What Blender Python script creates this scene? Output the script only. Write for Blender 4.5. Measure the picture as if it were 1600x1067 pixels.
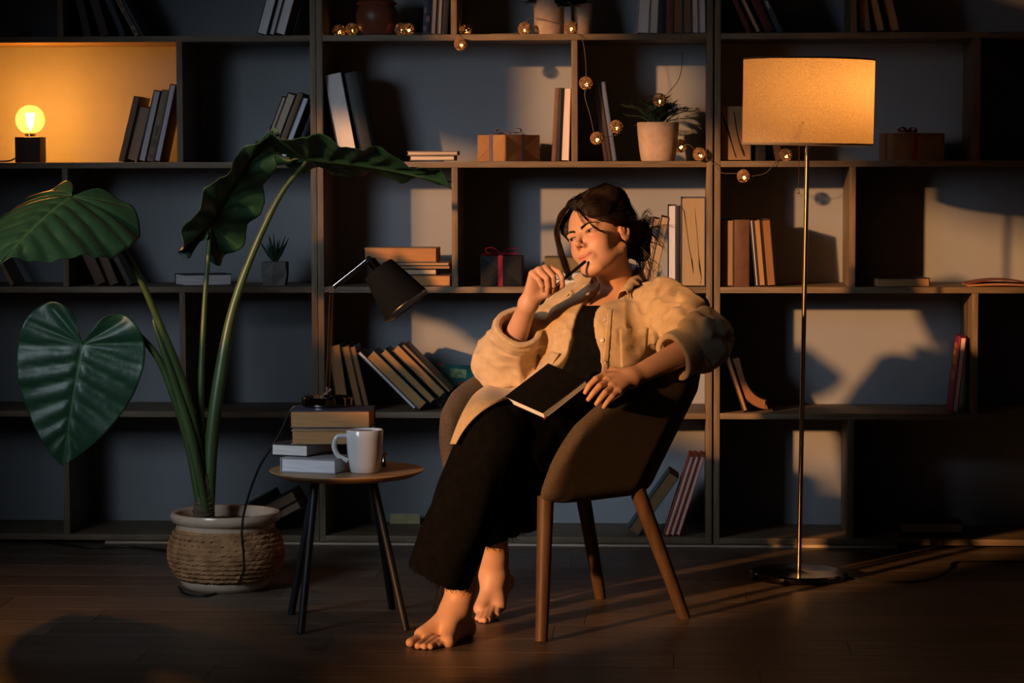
import bpy, bmesh, math, random
import numpy as np
from mathutils import Vector, Matrix, Euler, Quaternion
for _o in list(bpy.data.objects): bpy.data.objects.remove(_o, do_unlink=True)
scene = bpy.context.scene
COL = scene.collection
R = math.radians
# ---------------------------------------------------------------- camera
CAM = np.array([0.0, -8.19, 1.1938]); FPX = 4156.78
_yaw, _pitch, _roll = R(3.45629), R(3.87541), R(0.13198)
_f = np.array([-math.sin(_yaw)*math.cos(_pitch), math.cos(_yaw)*math.cos(_pitch), -math.sin(_pitch)])
_r0 = np.array([math.cos(_yaw), math.sin(_yaw), 0.0]); _d0 = np.cross(_f, _r0)
_r = math.cos(_roll)*_r0 + math.sin(_roll)*_d0
_d = -math.sin(_roll)*_r0 + math.cos(_roll)*_d0
_RM = np.array([_r, _d, _f])
def U(x, y, Y):
    """world point seen at photo pixel (x, y) on the vertical plane at depth Y"""
    v = _RM.T @ np.array([(x-800)/FPX, (y-533.5)/FPX, 1.0])
    return Vector(CAM + (Y-CAM[1])/v[1]*v)
def GZ(x, y, Z=0.0):
    """world point seen at photo pixel (x, y) on the horizontal plane at height Z"""
    v = _RM.T @ np.array([(x-800)/FPX, (y-533.5)/FPX, 1.0])
    return Vector(CAM + (Z-CAM[2])/v[2]*v)
cam_d = bpy.data.cameras.new('camera'); cam = bpy.data.objects.new('camera', cam_d); COL.objects.link(cam)
cam_d.sensor_width = 36.0; cam_d.lens = 36.0*FPX/1600.0; cam_d.clip_end = 100
_m = Matrix(((_r[0], -_d[0], -_f[0], CAM[0]), (_r[1], -_d[1], -_f[1], CAM[1]), (_r[2], -_d[2], -_f[2], CAM[2]), (0, 0, 0, 1)))
cam.matrix_world = _m
scene.camera = cam
# ---------------------------------------------------------------- world and lights
w = bpy.data.worlds.new('world'); scene.world = w; w.use_nodes = True
w.node_tree.nodes['Background'].inputs[0].default_value = (0.55, 0.70, 1.0, 1)
w.node_tree.nodes['Background'].inputs[1].default_value = 0.006
def aim(o, target):
    o.rotation_euler = (Vector(target)-o.location).to_track_quat('-Z', 'Y').to_euler()
# low evening sun, cut to shape by openings added in the unseen left wall
SUN_DIR = Vector((.74, 1.0, -.215)).normalized()
ld = bpy.data.lights.new('evening_sun', 'SUN'); sun = bpy.data.objects.new('evening_sun', ld); COL.objects.link(sun)
sun.location = (-6, -8, 3); sun.rotation_euler = SUN_DIR.to_track_quat('-Z', 'Y').to_euler()
ld.energy = 4.6; ld.color = (1.0, 0.465, 0.165); ld.angle = R(1.4)
# soft cool fill, an area lamp added inside the room at the left
ad = bpy.data.lights.new('cool_fill_area', 'AREA'); fill = bpy.data.objects.new('cool_fill_area', ad); COL.objects.link(fill)
fill.location = (-2.45, -3.3, 1.65); aim(fill, (-.92, -.55, .66))
ad.energy = 4.4; ad.color = (0.76, 0.88, 1.0); ad.shape = 'RECTANGLE'; ad.size = .8; ad.size_y = 1.0; ad.spread = R(48)
vs = scene.view_settings
vs.view_transform = 'Standard'; vs.look = 'None'; vs.gamma = 1.0; vs.use_curve_mapping = False
vs.exposure = 0.0
# ---------------------------------------------------------------- helpers
rnd = random.Random(7)
def tag(o, label=None, cat=None, group=None, kind=None):
    if label: o['label'] = label
    if cat: o['category'] = cat
    if group: o['group'] = group
    if kind: o['kind'] = kind
    return o
def empty(name, loc, rot=(0, 0, 0), label=None, cat=None, group=None):
    o = bpy.data.objects.new(name, None); o.empty_display_size = 0.02; COL.objects.link(o)
    o.location = loc; o.rotation_euler = rot
    return tag(o, label, cat, group)
class MB:
    """collects vertices and faces of one mesh"""
    def __init__(s): s.v = []; s.f = []; s.mi = []
    def add(s, vs, fs, m=0):
        b = len(s.v); s.v += [tuple(p) for p in vs]
        for f in fs: s.f.append(tuple(i+b for i in f)); s.mi.append(m)
    def box(s, a, b, M=None, m=0, bev=0.0):
        x0, y0, z0 = a; x1, y1, z1 = b
        if bev <= 0:
            vs = [(x0,y0,z0),(x1,y0,z0),(x1,y1,z0),(x0,y1,z0),(x0,y0,z1),(x1,y0,z1),(x1,y1,z1),(x0,y1,z1)]
            fs = [(0,3,2,1),(4,5,6,7),(0,1,5,4),(1,2,6,5),(2,3,7,6),(3,0,4,7)]
        else:
            bm = bmesh.new(); bmesh.ops.create_cube(bm, size=1)
            for v in bm.verts: v.co = Vector(((x0+x1)/2+v.co.x*(x1-x0), (y0+y1)/2+v.co.y*(y1-y0), (z0+z1)/2+v.co.z*(z1-z0)))
            bmesh.ops.bevel(bm, geom=list(bm.edges), offset=bev, segments=2, affect='EDGES', profile=.6)
            bm.verts.index_update(); vs = [v.co.copy() for v in bm.verts]; fs = [[v.index for v in f.verts] for f in bm.faces]; bm.free()
        if M is not None: vs = [M @ Vector(p) for p in vs]
        s.add(vs, fs, m)
    def tube(s, pts, rad, n=10, cap=True, m=0, flat=1.0):
        pts = [Vector(p) for p in pts]; k = len(pts)
        if not hasattr(rad, '__len__'): rad = [rad]*k
        t0 = (pts[1]-pts[0]).normalized()
        u = t0.orthogonal().normalized(); vs = []
        for i, p in enumerate(pts):
            t = (pts[min(i+1, k-1)]-pts[max(i-1, 0)]).normalized()
            u = (u - t*u.dot(t))
            if u.length < 1e-6: u = t.orthogonal()
            u.normalize(); w_ = t.cross(u)
            for j in range(n):
                a = 2*math.pi*j/n
                vs.append(p + float(rad[i])*(math.cos(a)*u + flat*math.sin(a)*w_))
        fs = [(i*n+j, i*n+(j+1) % n, (i+1)*n+(j+1) % n, (i+1)*n+j) for i in range(k-1) for j in range(n)]
        if cap: fs += [tuple(range(n-1, -1, -1)), tuple((k-1)*n+j for j in range(n))]
        s.add(vs, fs, m)
    def lathe(s, prof, n=32, M=None, m=0):
        vs = []; k = len(prof)
        for r, z in prof:
            for j in range(n):
                a = 2*math.pi*j/n; vs.append(Vector((r*math.cos(a), r*math.sin(a), z)))
        if M is not None: vs = [M @ p for p in vs]
        fs = [(i*n+j, i*n+(j+1) % n, (i+1)*n+(j+1) % n, (i+1)*n+j) for i in range(k-1) for j in range(n)]
        if prof[0][0] > 1e-6: fs.append(tuple(range(n-1, -1, -1)))
        if prof[-1][0] > 1e-6: fs.append(tuple((k-1)*n+j for j in range(n)))
        s.add(vs, fs, m)
    def grid(s, P, m=0, closed_u=False):
        nu = len(P); nv = len(P[0]); vs = [p for r_ in P for p in r_]
        fs = []
        for i in range(nu if closed_u else nu-1):
            for j in range(nv-1):
                i2 = (i+1) % nu
                fs.append((i*nv+j, i2*nv+j, i2*nv+j+1, i*nv+j+1))
        s.add(vs, fs, m)
    def mesh(s, name, org=(0, 0, 0)):
        me = bpy.data.meshes.new(name); ox, oy, oz = org
        me.from_pydata([(p[0]-ox, p[1]-oy, p[2]-oz) for p in s.v], [], s.f); me.update()
        return me
    def build(s, name, mats, parent=None, org=None, smooth=True, angle=40, loc=(0, 0, 0), rot=None):
        if org is None: org = (0, 0, 0)
        me = s.mesh(name, org)
        if not isinstance(mats, (list, tuple)): mats = [mats]
        for mt in mats: me.materials.append(mt)
        if len(mats) > 1: me.polygons.foreach_set('material_index', s.mi)
        o = bpy.data.objects.new(name, me); COL.objects.link(o)
        o.location = loc
        if rot: o.rotation_euler = rot
        if parent: o.parent = parent
        if smooth: smooth_mesh(me, angle)
        return o
def smooth_mesh(me, angle=40):
    bm = bmesh.new(); bm.from_mesh(me)
    bmesh.ops.recalc_face_normals(bm, faces=list(bm.faces))
    ca = R(angle)
    for f in bm.faces: f.smooth = True
    for e in bm.edges:
        if len(e.link_faces) == 2: e.smooth = e.calc_face_angle(0) < ca
    bm.to_mesh(me); bm.free()
def copy_part(o, parent):
    c = o.copy(); COL.objects.link(c); c.parent = parent; return c
# ---- materials
MATS = {}
def pm(name, col, rough=.6, metal=0., var=.12, scale=18., stretch=(1, 1, 1), bump=0., bscale=None, spec=.4, rand=0., trans=0., emit=None, estr=0., sheen=0., coat=0., detail=4., col2=None, sss=0., use='Object'):
    if name in MATS: return MATS[name]
    mt = bpy.data.materials.new(name); mt.use_nodes = True; nt = mt.node_tree; N = nt.nodes; L = nt.links
    b = N['Principled BSDF']
    b.inputs['Roughness'].default_value = rough; b.inputs['Metallic'].default_value = metal
    b.inputs['Specular IOR Level'].default_value = spec
    if trans: b.inputs['Transmission Weight'].default_value = trans
    if sheen: b.inputs['Sheen Weight'].default_value = sheen; b.inputs['Sheen Roughness'].default_value = .6
    if coat: b.inputs['Coat Weight'].default_value = coat; b.inputs['Coat Roughness'].default_value = .15
    if sss: b.inputs['Subsurface Weight'].default_value = sss; b.inputs['Subsurface Radius'].default_value = (.010, .004, .002); b.inputs['Subsurface Scale'].default_value = 1.0
    if emit: b.inputs['Emission Color'].default_value = (*emit, 1); b.inputs['Emission Strength'].default_value = estr
    tc = N.new('ShaderNodeTexCoord'); mp = N.new('ShaderNodeMapping'); mp.inputs['Scale'].default_value = stretch
    src = tc.outputs[use]
    if rand:
        oi = N.new('ShaderNodeObjectInfo'); va = N.new('ShaderNodeVectorMath'); va.operation = 'MULTIPLY_ADD'
        L.new(src, va.inputs[0]); va.inputs[1].default_value = (1, 1, 1)
        mu = N.new('ShaderNodeMath'); mu.operation = 'MULTIPLY'; mu.inputs[1].default_value = 37.0
        L.new(oi.outputs['Random'], mu.inputs[0]); cb = N.new('ShaderNodeCombineXYZ')
        for k in range(3): L.new(mu.outputs[0], cb.inputs[k])
        L.new(cb.outputs[0], va.inputs[2]); src = va.outputs[0]
    L.new(src, mp.inputs[0])
    no = N.new('ShaderNodeTexNoise'); no.inputs['Scale'].default_value = scale; no.inputs['Detail'].default_value = detail
    L.new(mp.outputs[0], no.inputs['Vector'])
    cr = N.new('ShaderNodeValToRGB'); lo = [max(0, c*(1-var)) for c in col]; hi = [min(1, c*(1+var)) for c in col]
    if col2: hi = col2; lo = col
    cr.color_ramp.elements[0].color = (*lo, 1); cr.color_ramp.elements[0].position = .3
    cr.color_ramp.elements[1].color = (*hi, 1); cr.color_ramp.elements[1].position = .7
    L.new(no.outputs['Fac'], cr.inputs[0]); out = cr.outputs[0]
    if rand:
        hs = N.new('ShaderNodeHueSaturation'); ma = N.new('ShaderNodeMapRange')
        ma.inputs['To Min'].default_value = 1-rand; ma.inputs['To Max'].default_value = 1+rand
        L.new(oi.outputs['Random'], ma.inputs['Value']); L.new(ma.outputs[0], hs.inputs['Value']); L.new(out, hs.inputs['Color']); out = hs.outputs[0]
    L.new(out, b.inputs['Base Color'])
    if bump:
        n2 = N.new('ShaderNodeTexNoise'); n2.inputs['Scale'].default_value = bscale or scale*4; n2.inputs['Detail'].default_value = 3
        L.new(mp.outputs[0], n2.inputs['Vector'])
        bp = N.new('ShaderNodeBump'); bp.inputs['Strength'].default_value = bump; bp.inputs['Distance'].default_value = .002
        L.new(n2.outputs['Fac'], bp.inputs['Height']); L.new(bp.outputs[0], b.inputs['Normal'])
    MATS[name] = mt
    return mt
def emission(name, col, s):
    return pm(name, col, .5, emit=col, estr=s, var=.02)
# ---- signed distance modelling (organic shapes): narrow band evaluation and surface nets
def surface_nets(f, lo, hi, h, coarse=4, pad=1.8):
    lo = np.array(lo, float); hi = np.array(hi, float)
    n = (np.ceil((hi-lo)/(h*coarse)).astype(int)+1)
    ax = [lo[k]+np.arange(n[k])*h*coarse for k in range(3)]
    g = np.stack(np.meshgrid(*ax, indexing='ij'), -1)
    dc = f(g.reshape(-1, 3)).reshape(n).astype(np.float32)
    nf = (n-1)*coarse+1
    near = np.abs(dc) < h*coarse*pad
    # dilate by one coarse cell
    nb = near.copy()
    for k in range(3):
        a = [slice(None)]*3; b = [slice(None)]*3; a[k] = slice(1, None); b[k] = slice(None, -1)
        t = nb.copy(); t[tuple(a)] |= nb[tuple(b)]; t[tuple(b)] |= nb[tuple(a)]; nb = t
    D = np.repeat(np.repeat(np.repeat(dc, coarse, 0), coarse, 1), coarse, 2)[:nf[0], :nf[1], :nf[2]]
    B = np.repeat(np.repeat(np.repeat(nb, coarse, 0), coarse, 1), coarse, 2)[:nf[0], :nf[1], :nf[2]]
    for k in range(3):   # cover both sides of the nearest coarse sample
        B = B | np.roll(B, coarse-1, k)
    idx = np.argwhere(B)
    D = np.ascontiguousarray(D)
    for s in range(0, len(idx), 400000):
        q = idx[s:s+400000]; D[q[:, 0], q[:, 1], q[:, 2]] = f(lo+q*h)
    S = D < 0
    c = [S[i:nf[0]-1+i, j:nf[1]-1+j, k:nf[2]-1+k] for i in (0, 1) for j in (0, 1) for k in (0, 1)]
    tot = sum(x.astype(np.int8) for x in c)
    act = (tot > 0) & (tot < 8)
    cells = np.argwhere(act); vid = -np.ones(act.shape, np.int64); vid[act] = np.arange(len(cells))
    acc = np.zeros((len(cells), 3)); cnt = np.zeros(len(cells))
    corners = np.array([(i, j, k) for i in (0, 1) for j in (0, 1) for k in (0, 1)])
    val = np.stack([D[cells[:, 0]+o[0], cells[:, 1]+o[1], cells[:, 2]+o[2]] for o in corners], 1)
    for a in range(8):
        for b in range(a+1, 8):
            if np.abs(corners[a]-corners[b]).sum() != 1: continue
            va, vb = val[:, a], val[:, b]; m = (va < 0) != (vb < 0)
            t = np.where(m, va/np.where(m, va-vb, 1), 0)
            acc += np.where(m[:, None], corners[a]+t[:, None]*(corners[b]-corners[a]), 0); cnt += m
    V = lo+(cells+acc/cnt[:, None])*h
    F = []
    for k in range(3):
        k1, k2 = (k+1) % 3, (k+2) % 3
        sl = [slice(None)]*3; sl[k] = slice(None, -1); A = S[tuple(sl)]
        sl[k] = slice(1, None); Bq = S[tuple(sl)]
        e = np.argwhere(A != Bq); e = e[(e[:, k1] > 0) & (e[:, k2] > 0) & (e[:, k1] < act.shape[k1]) & (e[:, k2] < act.shape[k2]) & (e[:, k] < act.shape[k])]
        def at(d1, d2):
            q = e.copy(); q[:, k1] -= d1; q[:, k2] -= d2; return vid[q[:, 0], q[:, 1], q[:, 2]]
        q4 = np.stack([at(0, 0), at(1, 0), at(1, 1), at(0, 1)], 1)
        fl = A[e[:, 0], e[:, 1], e[:, 2]]
        q4 = np.where(fl[:, None], q4[:, ::1], q4[:, ::-1])
        F.append(q4[(q4 >= 0).all(1)])
    return V, np.concatenate(F)
def np_mesh(name, V, F, mats, parent=None, org=(0, 0, 0), smooth_it=0, attrs=None):
    V = np.asarray(V, float)
    if smooth_it:
        E = np.concatenate([F[:, [i, (i+1) % 4]] for i in range(4)]); 
        for _ in range(smooth_it):
            s = np.zeros_like(V); c = np.zeros(len(V))
            np.add.at(s, E[:, 0], V[E[:, 1]]); np.add.at(c, E[:, 0], 1); np.add.at(s, E[:, 1], V[E[:, 0]]); np.add.at(c, E[:, 1], 1)
            V = V*.5+.5*s/np.maximum(c, 1)[:, None]
    me = bpy.data.meshes.new(name); nV, nF = len(V), len(F)
    me.vertices.add(nV); me.vertices.foreach_set('co', (V-np.array(org)).astype(np.float32).ravel())
    me.loops.add(nF*4); me.loops.foreach_set('vertex_index', F.astype(np.int32).ravel())
    me.polygons.add(nF); me.polygons.foreach_set('loop_start', np.arange(0, nF*4, 4, dtype=np.int32))
    me.polygons.foreach_set('loop_total', np.full(nF, 4, np.int32))
    me.polygons.foreach_set('use_smooth', np.ones(nF, bool))
    me.update(calc_edges=True); me.validate()
    for a, vals in (attrs or {}).items():
        ca = me.color_attributes.new(a, 'FLOAT_COLOR', 'POINT'); ca.data.foreach_set('color', np.concatenate([vals, np.ones((nV, 1))], 1).astype(np.float32).ravel())
    for mt in (mats if isinstance(mats, (list, tuple)) else [mats]): me.materials.append(mt)
    o = bpy.data.objects.new(name, me); COL.objects.link(o)
    if parent: o.parent = parent
    return o
def smin(a, b, k):
    h = np.clip(.5+.5*(b-a)/k, 0, 1); return b*(1-h)+a*h-k*h*(1-h)
def smax(a, b, k): return -smin(-a, -b, k)
def cone(p, a, b, ra, rb):
    a = np.asarray(a, float); b = np.asarray(b, float); d = b-a; L2 = d@d
    t = np.clip((p-a)@d/max(L2, 1e-12), 0, 1)
    return np.linalg.norm(p-a-t[:, None]*d, axis=1)-(ra+(rb-ra)*t)
def ell(p, c, r, M=None):
    q = p-np.asarray(c, float)
    if M is not None: q = q @ M          # columns of M are the local axes
    r = np.asarray(r, float); k0 = np.linalg.norm(q/r, axis=1); k1 = np.linalg.norm(q/(r*r), axis=1)
    return k0*(k0-1)/np.maximum(k1, 1e-9)
def rbox(p, c, hs, rr, M=None):
    q = p-np.asarray(c, float)
    if M is not None: q = q @ M
    q = np.abs(q)-(np.asarray(hs, float)-rr)
    return np.linalg.norm(np.maximum(q, 0), axis=1)+np.minimum(q.max(1), 0)-rr
def vnoise(p, s, seed=0):
    """cheap smooth value noise in -1..1"""
    q = p*s+seed*17.13; i = np.floor(q).astype(np.int64); fr = q-i; fr = fr*fr*(3-2*fr)
    def hsh(a): 
        n = (a[:, 0]*73856093) ^ (a[:, 1]*19349663) ^ (a[:, 2]*83492791) ^ (seed*2654435 % 1000003)
        n = (n ^ (n >> 13))*1274126177; return ((n >> 8) & 65535)/32767.5-1
    o = 0
    for a in (0, 1):
        for b in (0, 1):
            for c in (0, 1):
                wt = (fr[:, 0] if a else 1-fr[:, 0])*(fr[:, 1] if b else 1-fr[:, 1])*(fr[:, 2] if c else 1-fr[:, 2])
                o = o+wt*hsh(i+np.array([a, b, c]))
    return o
def spline(pts, n=12):
    """Catmull-Rom through points; extra components are interpolated too"""
    P = [np.array(p, float) for p in pts]; P = [2*P[0]-P[1]]+P+[2*P[-1]-P[-2]]; o = []
    for i in range(1, len(P)-2):
        for k in range(n):
            t = k/n; a, b, c, d = P[i-1:i+3]
            o.append(.5*((2*b)+(-a+c)*t+(2*a-5*b+4*c-d)*t*t+(-a+3*b-3*c+d)*t**3))
    o.append(P[-2]); return [Vector(q) if len(q) == 3 else q for q in o]
# ---------------------------------------------------------------- structure
m_wall = pm('wall_paint', (.245, .258, .285), .92, var=.03, scale=9, bump=.12, bscale=420, spec=.15)
m_floor = pm('dark_laminate', (.072, .050, .037), .42, var=.5, scale=5, stretch=(.7, 9, 1), bump=.15, bscale=30, rand=.28, spec=.45, col2=(.165, .118, .086))
m_sub = pm('subfloor_dark', (.03, .022, .016), .8)
WH = dict(rough=.55, var=.3, scale=14, bump=.12, bscale=40, spec=.35)
m_wx = pm('oak_board_horizontal', (.105, .073, .045), stretch=(.6, 6, 6), col2=(.19, .135, .085), **WH)
m_wz = pm('oak_board_vertical', (.105, .073, .045), stretch=(6, 6, .6), col2=(.19, .135, .085), **WH)
m_trim = pm('pale_strip', (.46, .36, .28), .6, var=.1, scale=8, stretch=(.3, 4, 4))
YB = .328
b = MB(); b.box((-4.2, YB, 0), (4.2, YB+.1, 3.0)); wall = b.build('wall_back', m_wall, smooth=False); tag(wall, 'pale grey painted wall behind the open bookcases', 'wall', kind='structure')
# unseen left wall with invented openings, added to shape the evening light
WX = -3.2
wl = empty('wall_left_sun_mask', (WX, -5, 0), label='unseen left wall with openings added to cut the sunlight', cat='wall'); wl['kind'] = 'structure'
b = MB()
for (y0, y1, z0, z1) in ((-2.86, YB, 0, 3.0), (-11, -5.94, 0, 3.0), (-4.25, -2.86, 2.48, 3.0), (-5.94, -4.25, 2.26, 3.0), (-4.80, -2.86, 0, 1.25), (-5.94, -4.80, 0, .73)):
    b.box((WX-.12, y0, z0), (WX, y1, z1))
b.build('sun_mask_panel', m_wall, wl, wl.location, smooth=False)
b = MB(); b.box((WX-.07, -3.45, 1.98), (WX-.065, -2.86, 2.48)); b.build('sun_block_panel', pm('sun_block_fabric', (.3, .28, .25), .9), wl, wl.location, smooth=False)  # unseen panel added to keep direct sun off an upper middle compartment
fl = empty('floor', (0, 0, 0), label='dark brown wood plank floor with staggered boards', cat='floor'); fl['kind'] = 'structure'
b = MB(); b.box((-6, -11, -.06), (6, YB, -.010)); b.build('floor_slab', m_sub, fl, smooth=False)
PW, PL = .192, 1.285
b = MB(); b.box((0, 0, -.0095), (PL-.0012, PW-.0012, 0), bev=.0009); pme = b.mesh('plank'); pme.materials.append(m_floor)
row = 0; y = YB-PW
while y > -3.7:
    off = [-.35, .21, -.78, .43, -.12, -.55][row % 6]
    x = -2.7+off-.6
    while x < 2.7:
        p = bpy.data.objects.new('plank', pme); COL.objects.link(p); p.parent = fl; p.location = (x, y, 0); x += PL
    y -= PW; row += 1
t1 = GZ(165, 848).x; t2 = GZ(1402, 857).x
b = MB(); b.box((t1, .012, 0), (t2, .03, .0112)); o = b.build('trim_1', m_trim, smooth=False); tag(o, 'thin pale wooden strip on the floor under the bookcases', 'trim', kind='structure')
# shelves: heights of the undersides, from top to bottom
BT = .0186
ZS = [1.952, 1.5640, 1.1745, .788, .399, .0115]
def ztop(r): return ZS[r+1]+BT          # standing surface of row r (0 = topmost visible row)
UX = [(-2.3195, -1.0985), (-1.0969, .1222), (.1277, 1.3472)]
def xpx(px, py, Y=0.0): return U(px, py, Y).x
rowmid = [25, 160, 355, 550, 745]
DIV = {0: [(0, 94), (1, 280.5), (2, 102), (3, 285.5), (4, 103.5)],
       1: [(0, 709), (1, 897.5), (2, 710.5)],
       2: [(0, 1334), (1, 1527), (2, 1332), (3, 1523), (4, 1329)]}
labs = ['oak bookcase at the left behind the potted plant', 'oak bookcase in the middle behind the armchair', 'oak bookcase at the right behind the floor lamp']
for u, (xa, xb) in enumerate(UX):
    e = empty('bookcase', ((xa+xb)/2, 0, 0), label=labs[u], cat='bookcase', group='three joined oak bookcases')
    og = e.location
    for x in (xa, xb-BT):
        b = MB(); b.box((x, 0, .0115), (x+BT, YB-.003, ZS[0]+BT), bev=.0008); b.build('side_panel', m_wz, e, og)
    for z in ZS:
        b = MB(); b.box((xa+BT+.0004, .0008, z), (xb-BT-.0004, YB-.003, z+BT), bev=.0008); b.build('shelf_board', m_wx, e, og)
    for r, px in DIV[u]:
        xc = xpx(px, rowmid[r])
        b = MB(); b.box((xc-BT/2, .0012, ztop(r)+.0003), (xc+BT/2, YB-.004, ZS[r]-.0003), bev=.0008); b.build('divider', m_wz, e, og)
# ---------------------------------------------------------------- books
def page_mat(col, k='x'):
    n = 'book_pages_%s_%d_%d_%d' % ((k,)+tuple(int(c*100) for c in col))
    st = {'x': (90, 2, 2), 'z': (2, 2, 90)}[k]
    return pm(n, col, .85, var=.16, scale=6, stretch=st, spec=.15, bump=.15, bscale=9)
def cover_mat(col):
    n = 'book_cover_%d_%d_%d' % tuple(int(c*1000) for c in col)
    return pm(n, col, .5, var=.18, scale=26, spec=.35, bump=.08, bscale=180)
def book_mesh(root, t, h, d, cover, page, face, soft=False):
    """t thickness (x), d depth (y), h height (z); face: which side looks to -y"""
    c = .0012 if soft else .0024; ov = 0 if soft else .003
    b = MB()
    b.box((0, 0, 0), (c, d, h), bev=.0004); b.box((t-c, 0, 0), (t, d, h), bev=.0004)
    if face == 'spine': b.box((c*.3, 0, 0), (t-c*.3, c*1.3, h), bev=.0005)
    else: b.box((c*.3, d-c*1.3, 0), (t-c*.3, d, h), bev=.0005)
    b.build('cover', cover_mat(cover), root)
    b = MB(); y0, y1 = (c*1.3, d-ov) if face == 'spine' else (ov, d-c*1.3)
    b.box((c+.0003, y0, ov), (t-c-.0003, y1, h-ov)); b.build('pages', page_mat(page), root, smooth=False)
def book(r, x, t, h, lean, face, cover, page, label, Y=.03, d=.15, py=None, group=None, z=None, soft=False, yaw=0, title=None, lift=0):
    """standing or leaning book; x = photo x of its lower left corner, t and h in photo pixels, lean > 0 tips the top to the right"""
    yy = {0: 54, 1: 252, 2: 448, 3: 645, 4: 838}[r] if py is None else py
    s = (8.19+Y)/FPX; t *= s; h *= s; a = R(lean)
    zb = ztop(r) if z is None else z
    X = U(x, yy, Y).x
    # lowest corner rests on the shelf
    if lean > 0: px_, pz = X, zb+math.sin(a)*t
    else: px_, pz = X, zb
    e = empty('book', (px_, Y, pz+.0003+lift), (0, a, R(yaw)), label, 'book', group)
    book_mesh(e, t, h, d, cover, page, face, soft)
    if title:
        b = MB()
        for (u0, u1, v0, v1) in title[1]: b.box((t*u0, -.0006, h*v0), (t*u1, .0004, h*v1))
        b.build('title_print', pm('print_%s' % title[0], title[2], .5), e, smooth=False)
    return e
def lying(p, w_, t, d, yaw, face, cover, page, label, group=None, pitch=0, roll=0, soft=False):
    """lying book: p world position of the lower front left corner; w_ along x, t thick, d deep (metres)"""
    e = empty('book', p, (R(pitch), R(roll), R(yaw)), label, 'book', group)
    c = .0012 if soft else .0024; ov = 0 if soft else .003
    b = MB()
    b.box((0, 0, 0), (w_, d, c), bev=.0004); b.box((0, 0, t-c), (w_, d, t), bev=.0004)
    if face == 'spine': b.box((0, 0, c*.3), (w_, c*1.3, t-c*.3), bev=.0005); q = (ov, c*1.3, w_-ov, d-ov)
    elif face == 'left': b.box((0, 0, c*.3), (c*1.3, d, t-c*.3), bev=.0005); q = (c*1.3, ov, w_-ov, d-ov)
    elif face == 'right': b.box((w_-c*1.3, 0, c*.3), (w_, d, t-c*.3), bev=.0005); q = (ov, ov, w_-c*1.3, d-ov)
    else: b.box((0, d-c*1.3, c*.3), (w_, d, t-c*.3), bev=.0005); q = (ov, ov, w_-ov, d-c*1.3)
    b.build('cover', cover_mat(cover), e)
    b = MB(); b.box((q[0], q[1], c+.0003), (q[2], q[3], t-c-.0003)); b.build('pages', page_mat(page, 'z'), e, smooth=False)
    return e
BLK = (.012, .012, .014); NAVY = (.02, .03, .07); BRN = (.10, .05, .028); DBR = (.045, .024, .016); MAR = (.07, .014, .018)
TAN = (.34, .23, .13); CRM = (.55, .46, .36); WHT = (.70, .68, .70); PGB = (.30, .175, .09); LAV = (.55, .52, .66); RED = (.42, .035, .03)
OLV = (.06, .055, .03); GRN = (.015, .06, .045); BLU = (.05, .10, .2)
# left bookcase, top row
book(0, 131, 12, 112, -12, 'spine', DBR, TAN, 'dark brown spine, leftmost of the slanting books on the upper left shelf', Y=.06)
book(0, 157, 14, 112, -16, 'spine', (.05, .016, .02), TAN, 'dark maroon spine, second of the slanting books on the upper left shelf', Y=.06)
book(0, 188, 9, 108, -22, 'spine', NAVY, TAN, 'thin navy spine beside the tan slanting book on the upper left shelf', Y=.06)
book(0, 211, 7.5, 108, -28, 'spine', (.30, .19, .10), CRM, 'tan spine with dark lettering slanting on the upper left shelf', Y=.045,
     title=('dark_brown_a', [(.25, .75, .05, .10), (.2, .8, .16, .40), (.3, .7, .46, .9)], (.06, .03, .02)))
book(0, 220, 5, 108, -28, 'spine', NAVY, TAN, 'thin navy book against the tan spine on the upper left shelf', Y=.05)
book(0, 401, 16, 112, 15.5, 'pages', (.02, .06, .05), WHT, 'green covered white paged book, first of three leaning on the upper left post')
book(0, 420, 8, 108, 15.5, 'pages', (.015, .05, .05), (.62, .58, .60), 'thin teal covered book, middle of three leaning on the upper left post')
book(0, 430, 15, 112, 16, 'pages', (.25, .12, .14), WHT, 'thick white paged book with pink cover, last of three leaning on the upper left post')
lying(U(-42, 56, .05), .155, .014, .13, 0, 'spine', BLK, (.10, .10, .10), 'flat black book at the far left end of the upper left shelf')
# left bookcase, bulb row
g = 'books beside the glowing bulb'
book(1, 185, 9.5, 105, 14.3, 'spine', (.16, .085, .045), TAN, 'brown leather book, first of the leaning row beside the glowing bulb', d=.17, group=g)
book(1, 198, 17, 88, 14.5, 'pages', (.05, .027, .018), (.36, .24, .16), 'shorter brown paged book, second of the leaning row beside the bulb', group=g)
book(1, 216, 11, 114, 13.2, 'pages', BLK, (.60, .54, .58), 'black covered grey paged book, third of the leaning row beside the bulb', group=g)
book(1, 229, 11, 115, 13.2, 'spine', (.20, .13, .07), CRM, 'khaki spine with dark lettering, fourth of the leaning row beside the bulb', group=g,
     title=('dark_brown_b', [(.25, .75, .05, .10), (.2, .8, .2, .32), (.25, .75, .36, .5)], (.05, .03, .02)))
book(1, 240.5, 9.5, 124, 12.6, 'pages', (.14, .06, .03), LAV, 'tall lavender paged book, last of the leaning row beside the bulb', group=g)
g = 'books leaning on the post above the palm leaf'
book(1, 403.5, 6.5, 108, 21, 'pages', (.06, .03, .02), (.5, .4, .32), 'thin cream paged book, first of four leaning on the post behind the plant', group=g)
book(1, 410.5, 13, 112, 21.3, 'pages', BLK, (.48, .38, .30), 'thick tan paged book, second of four leaning on the post behind the plant', group=g)
book(1, 425.5, 9, 114, 21.3, 'spine', (.15, .075, .035), TAN, 'brown spine, third of four leaning on the post behind the plant', group=g)
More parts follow.
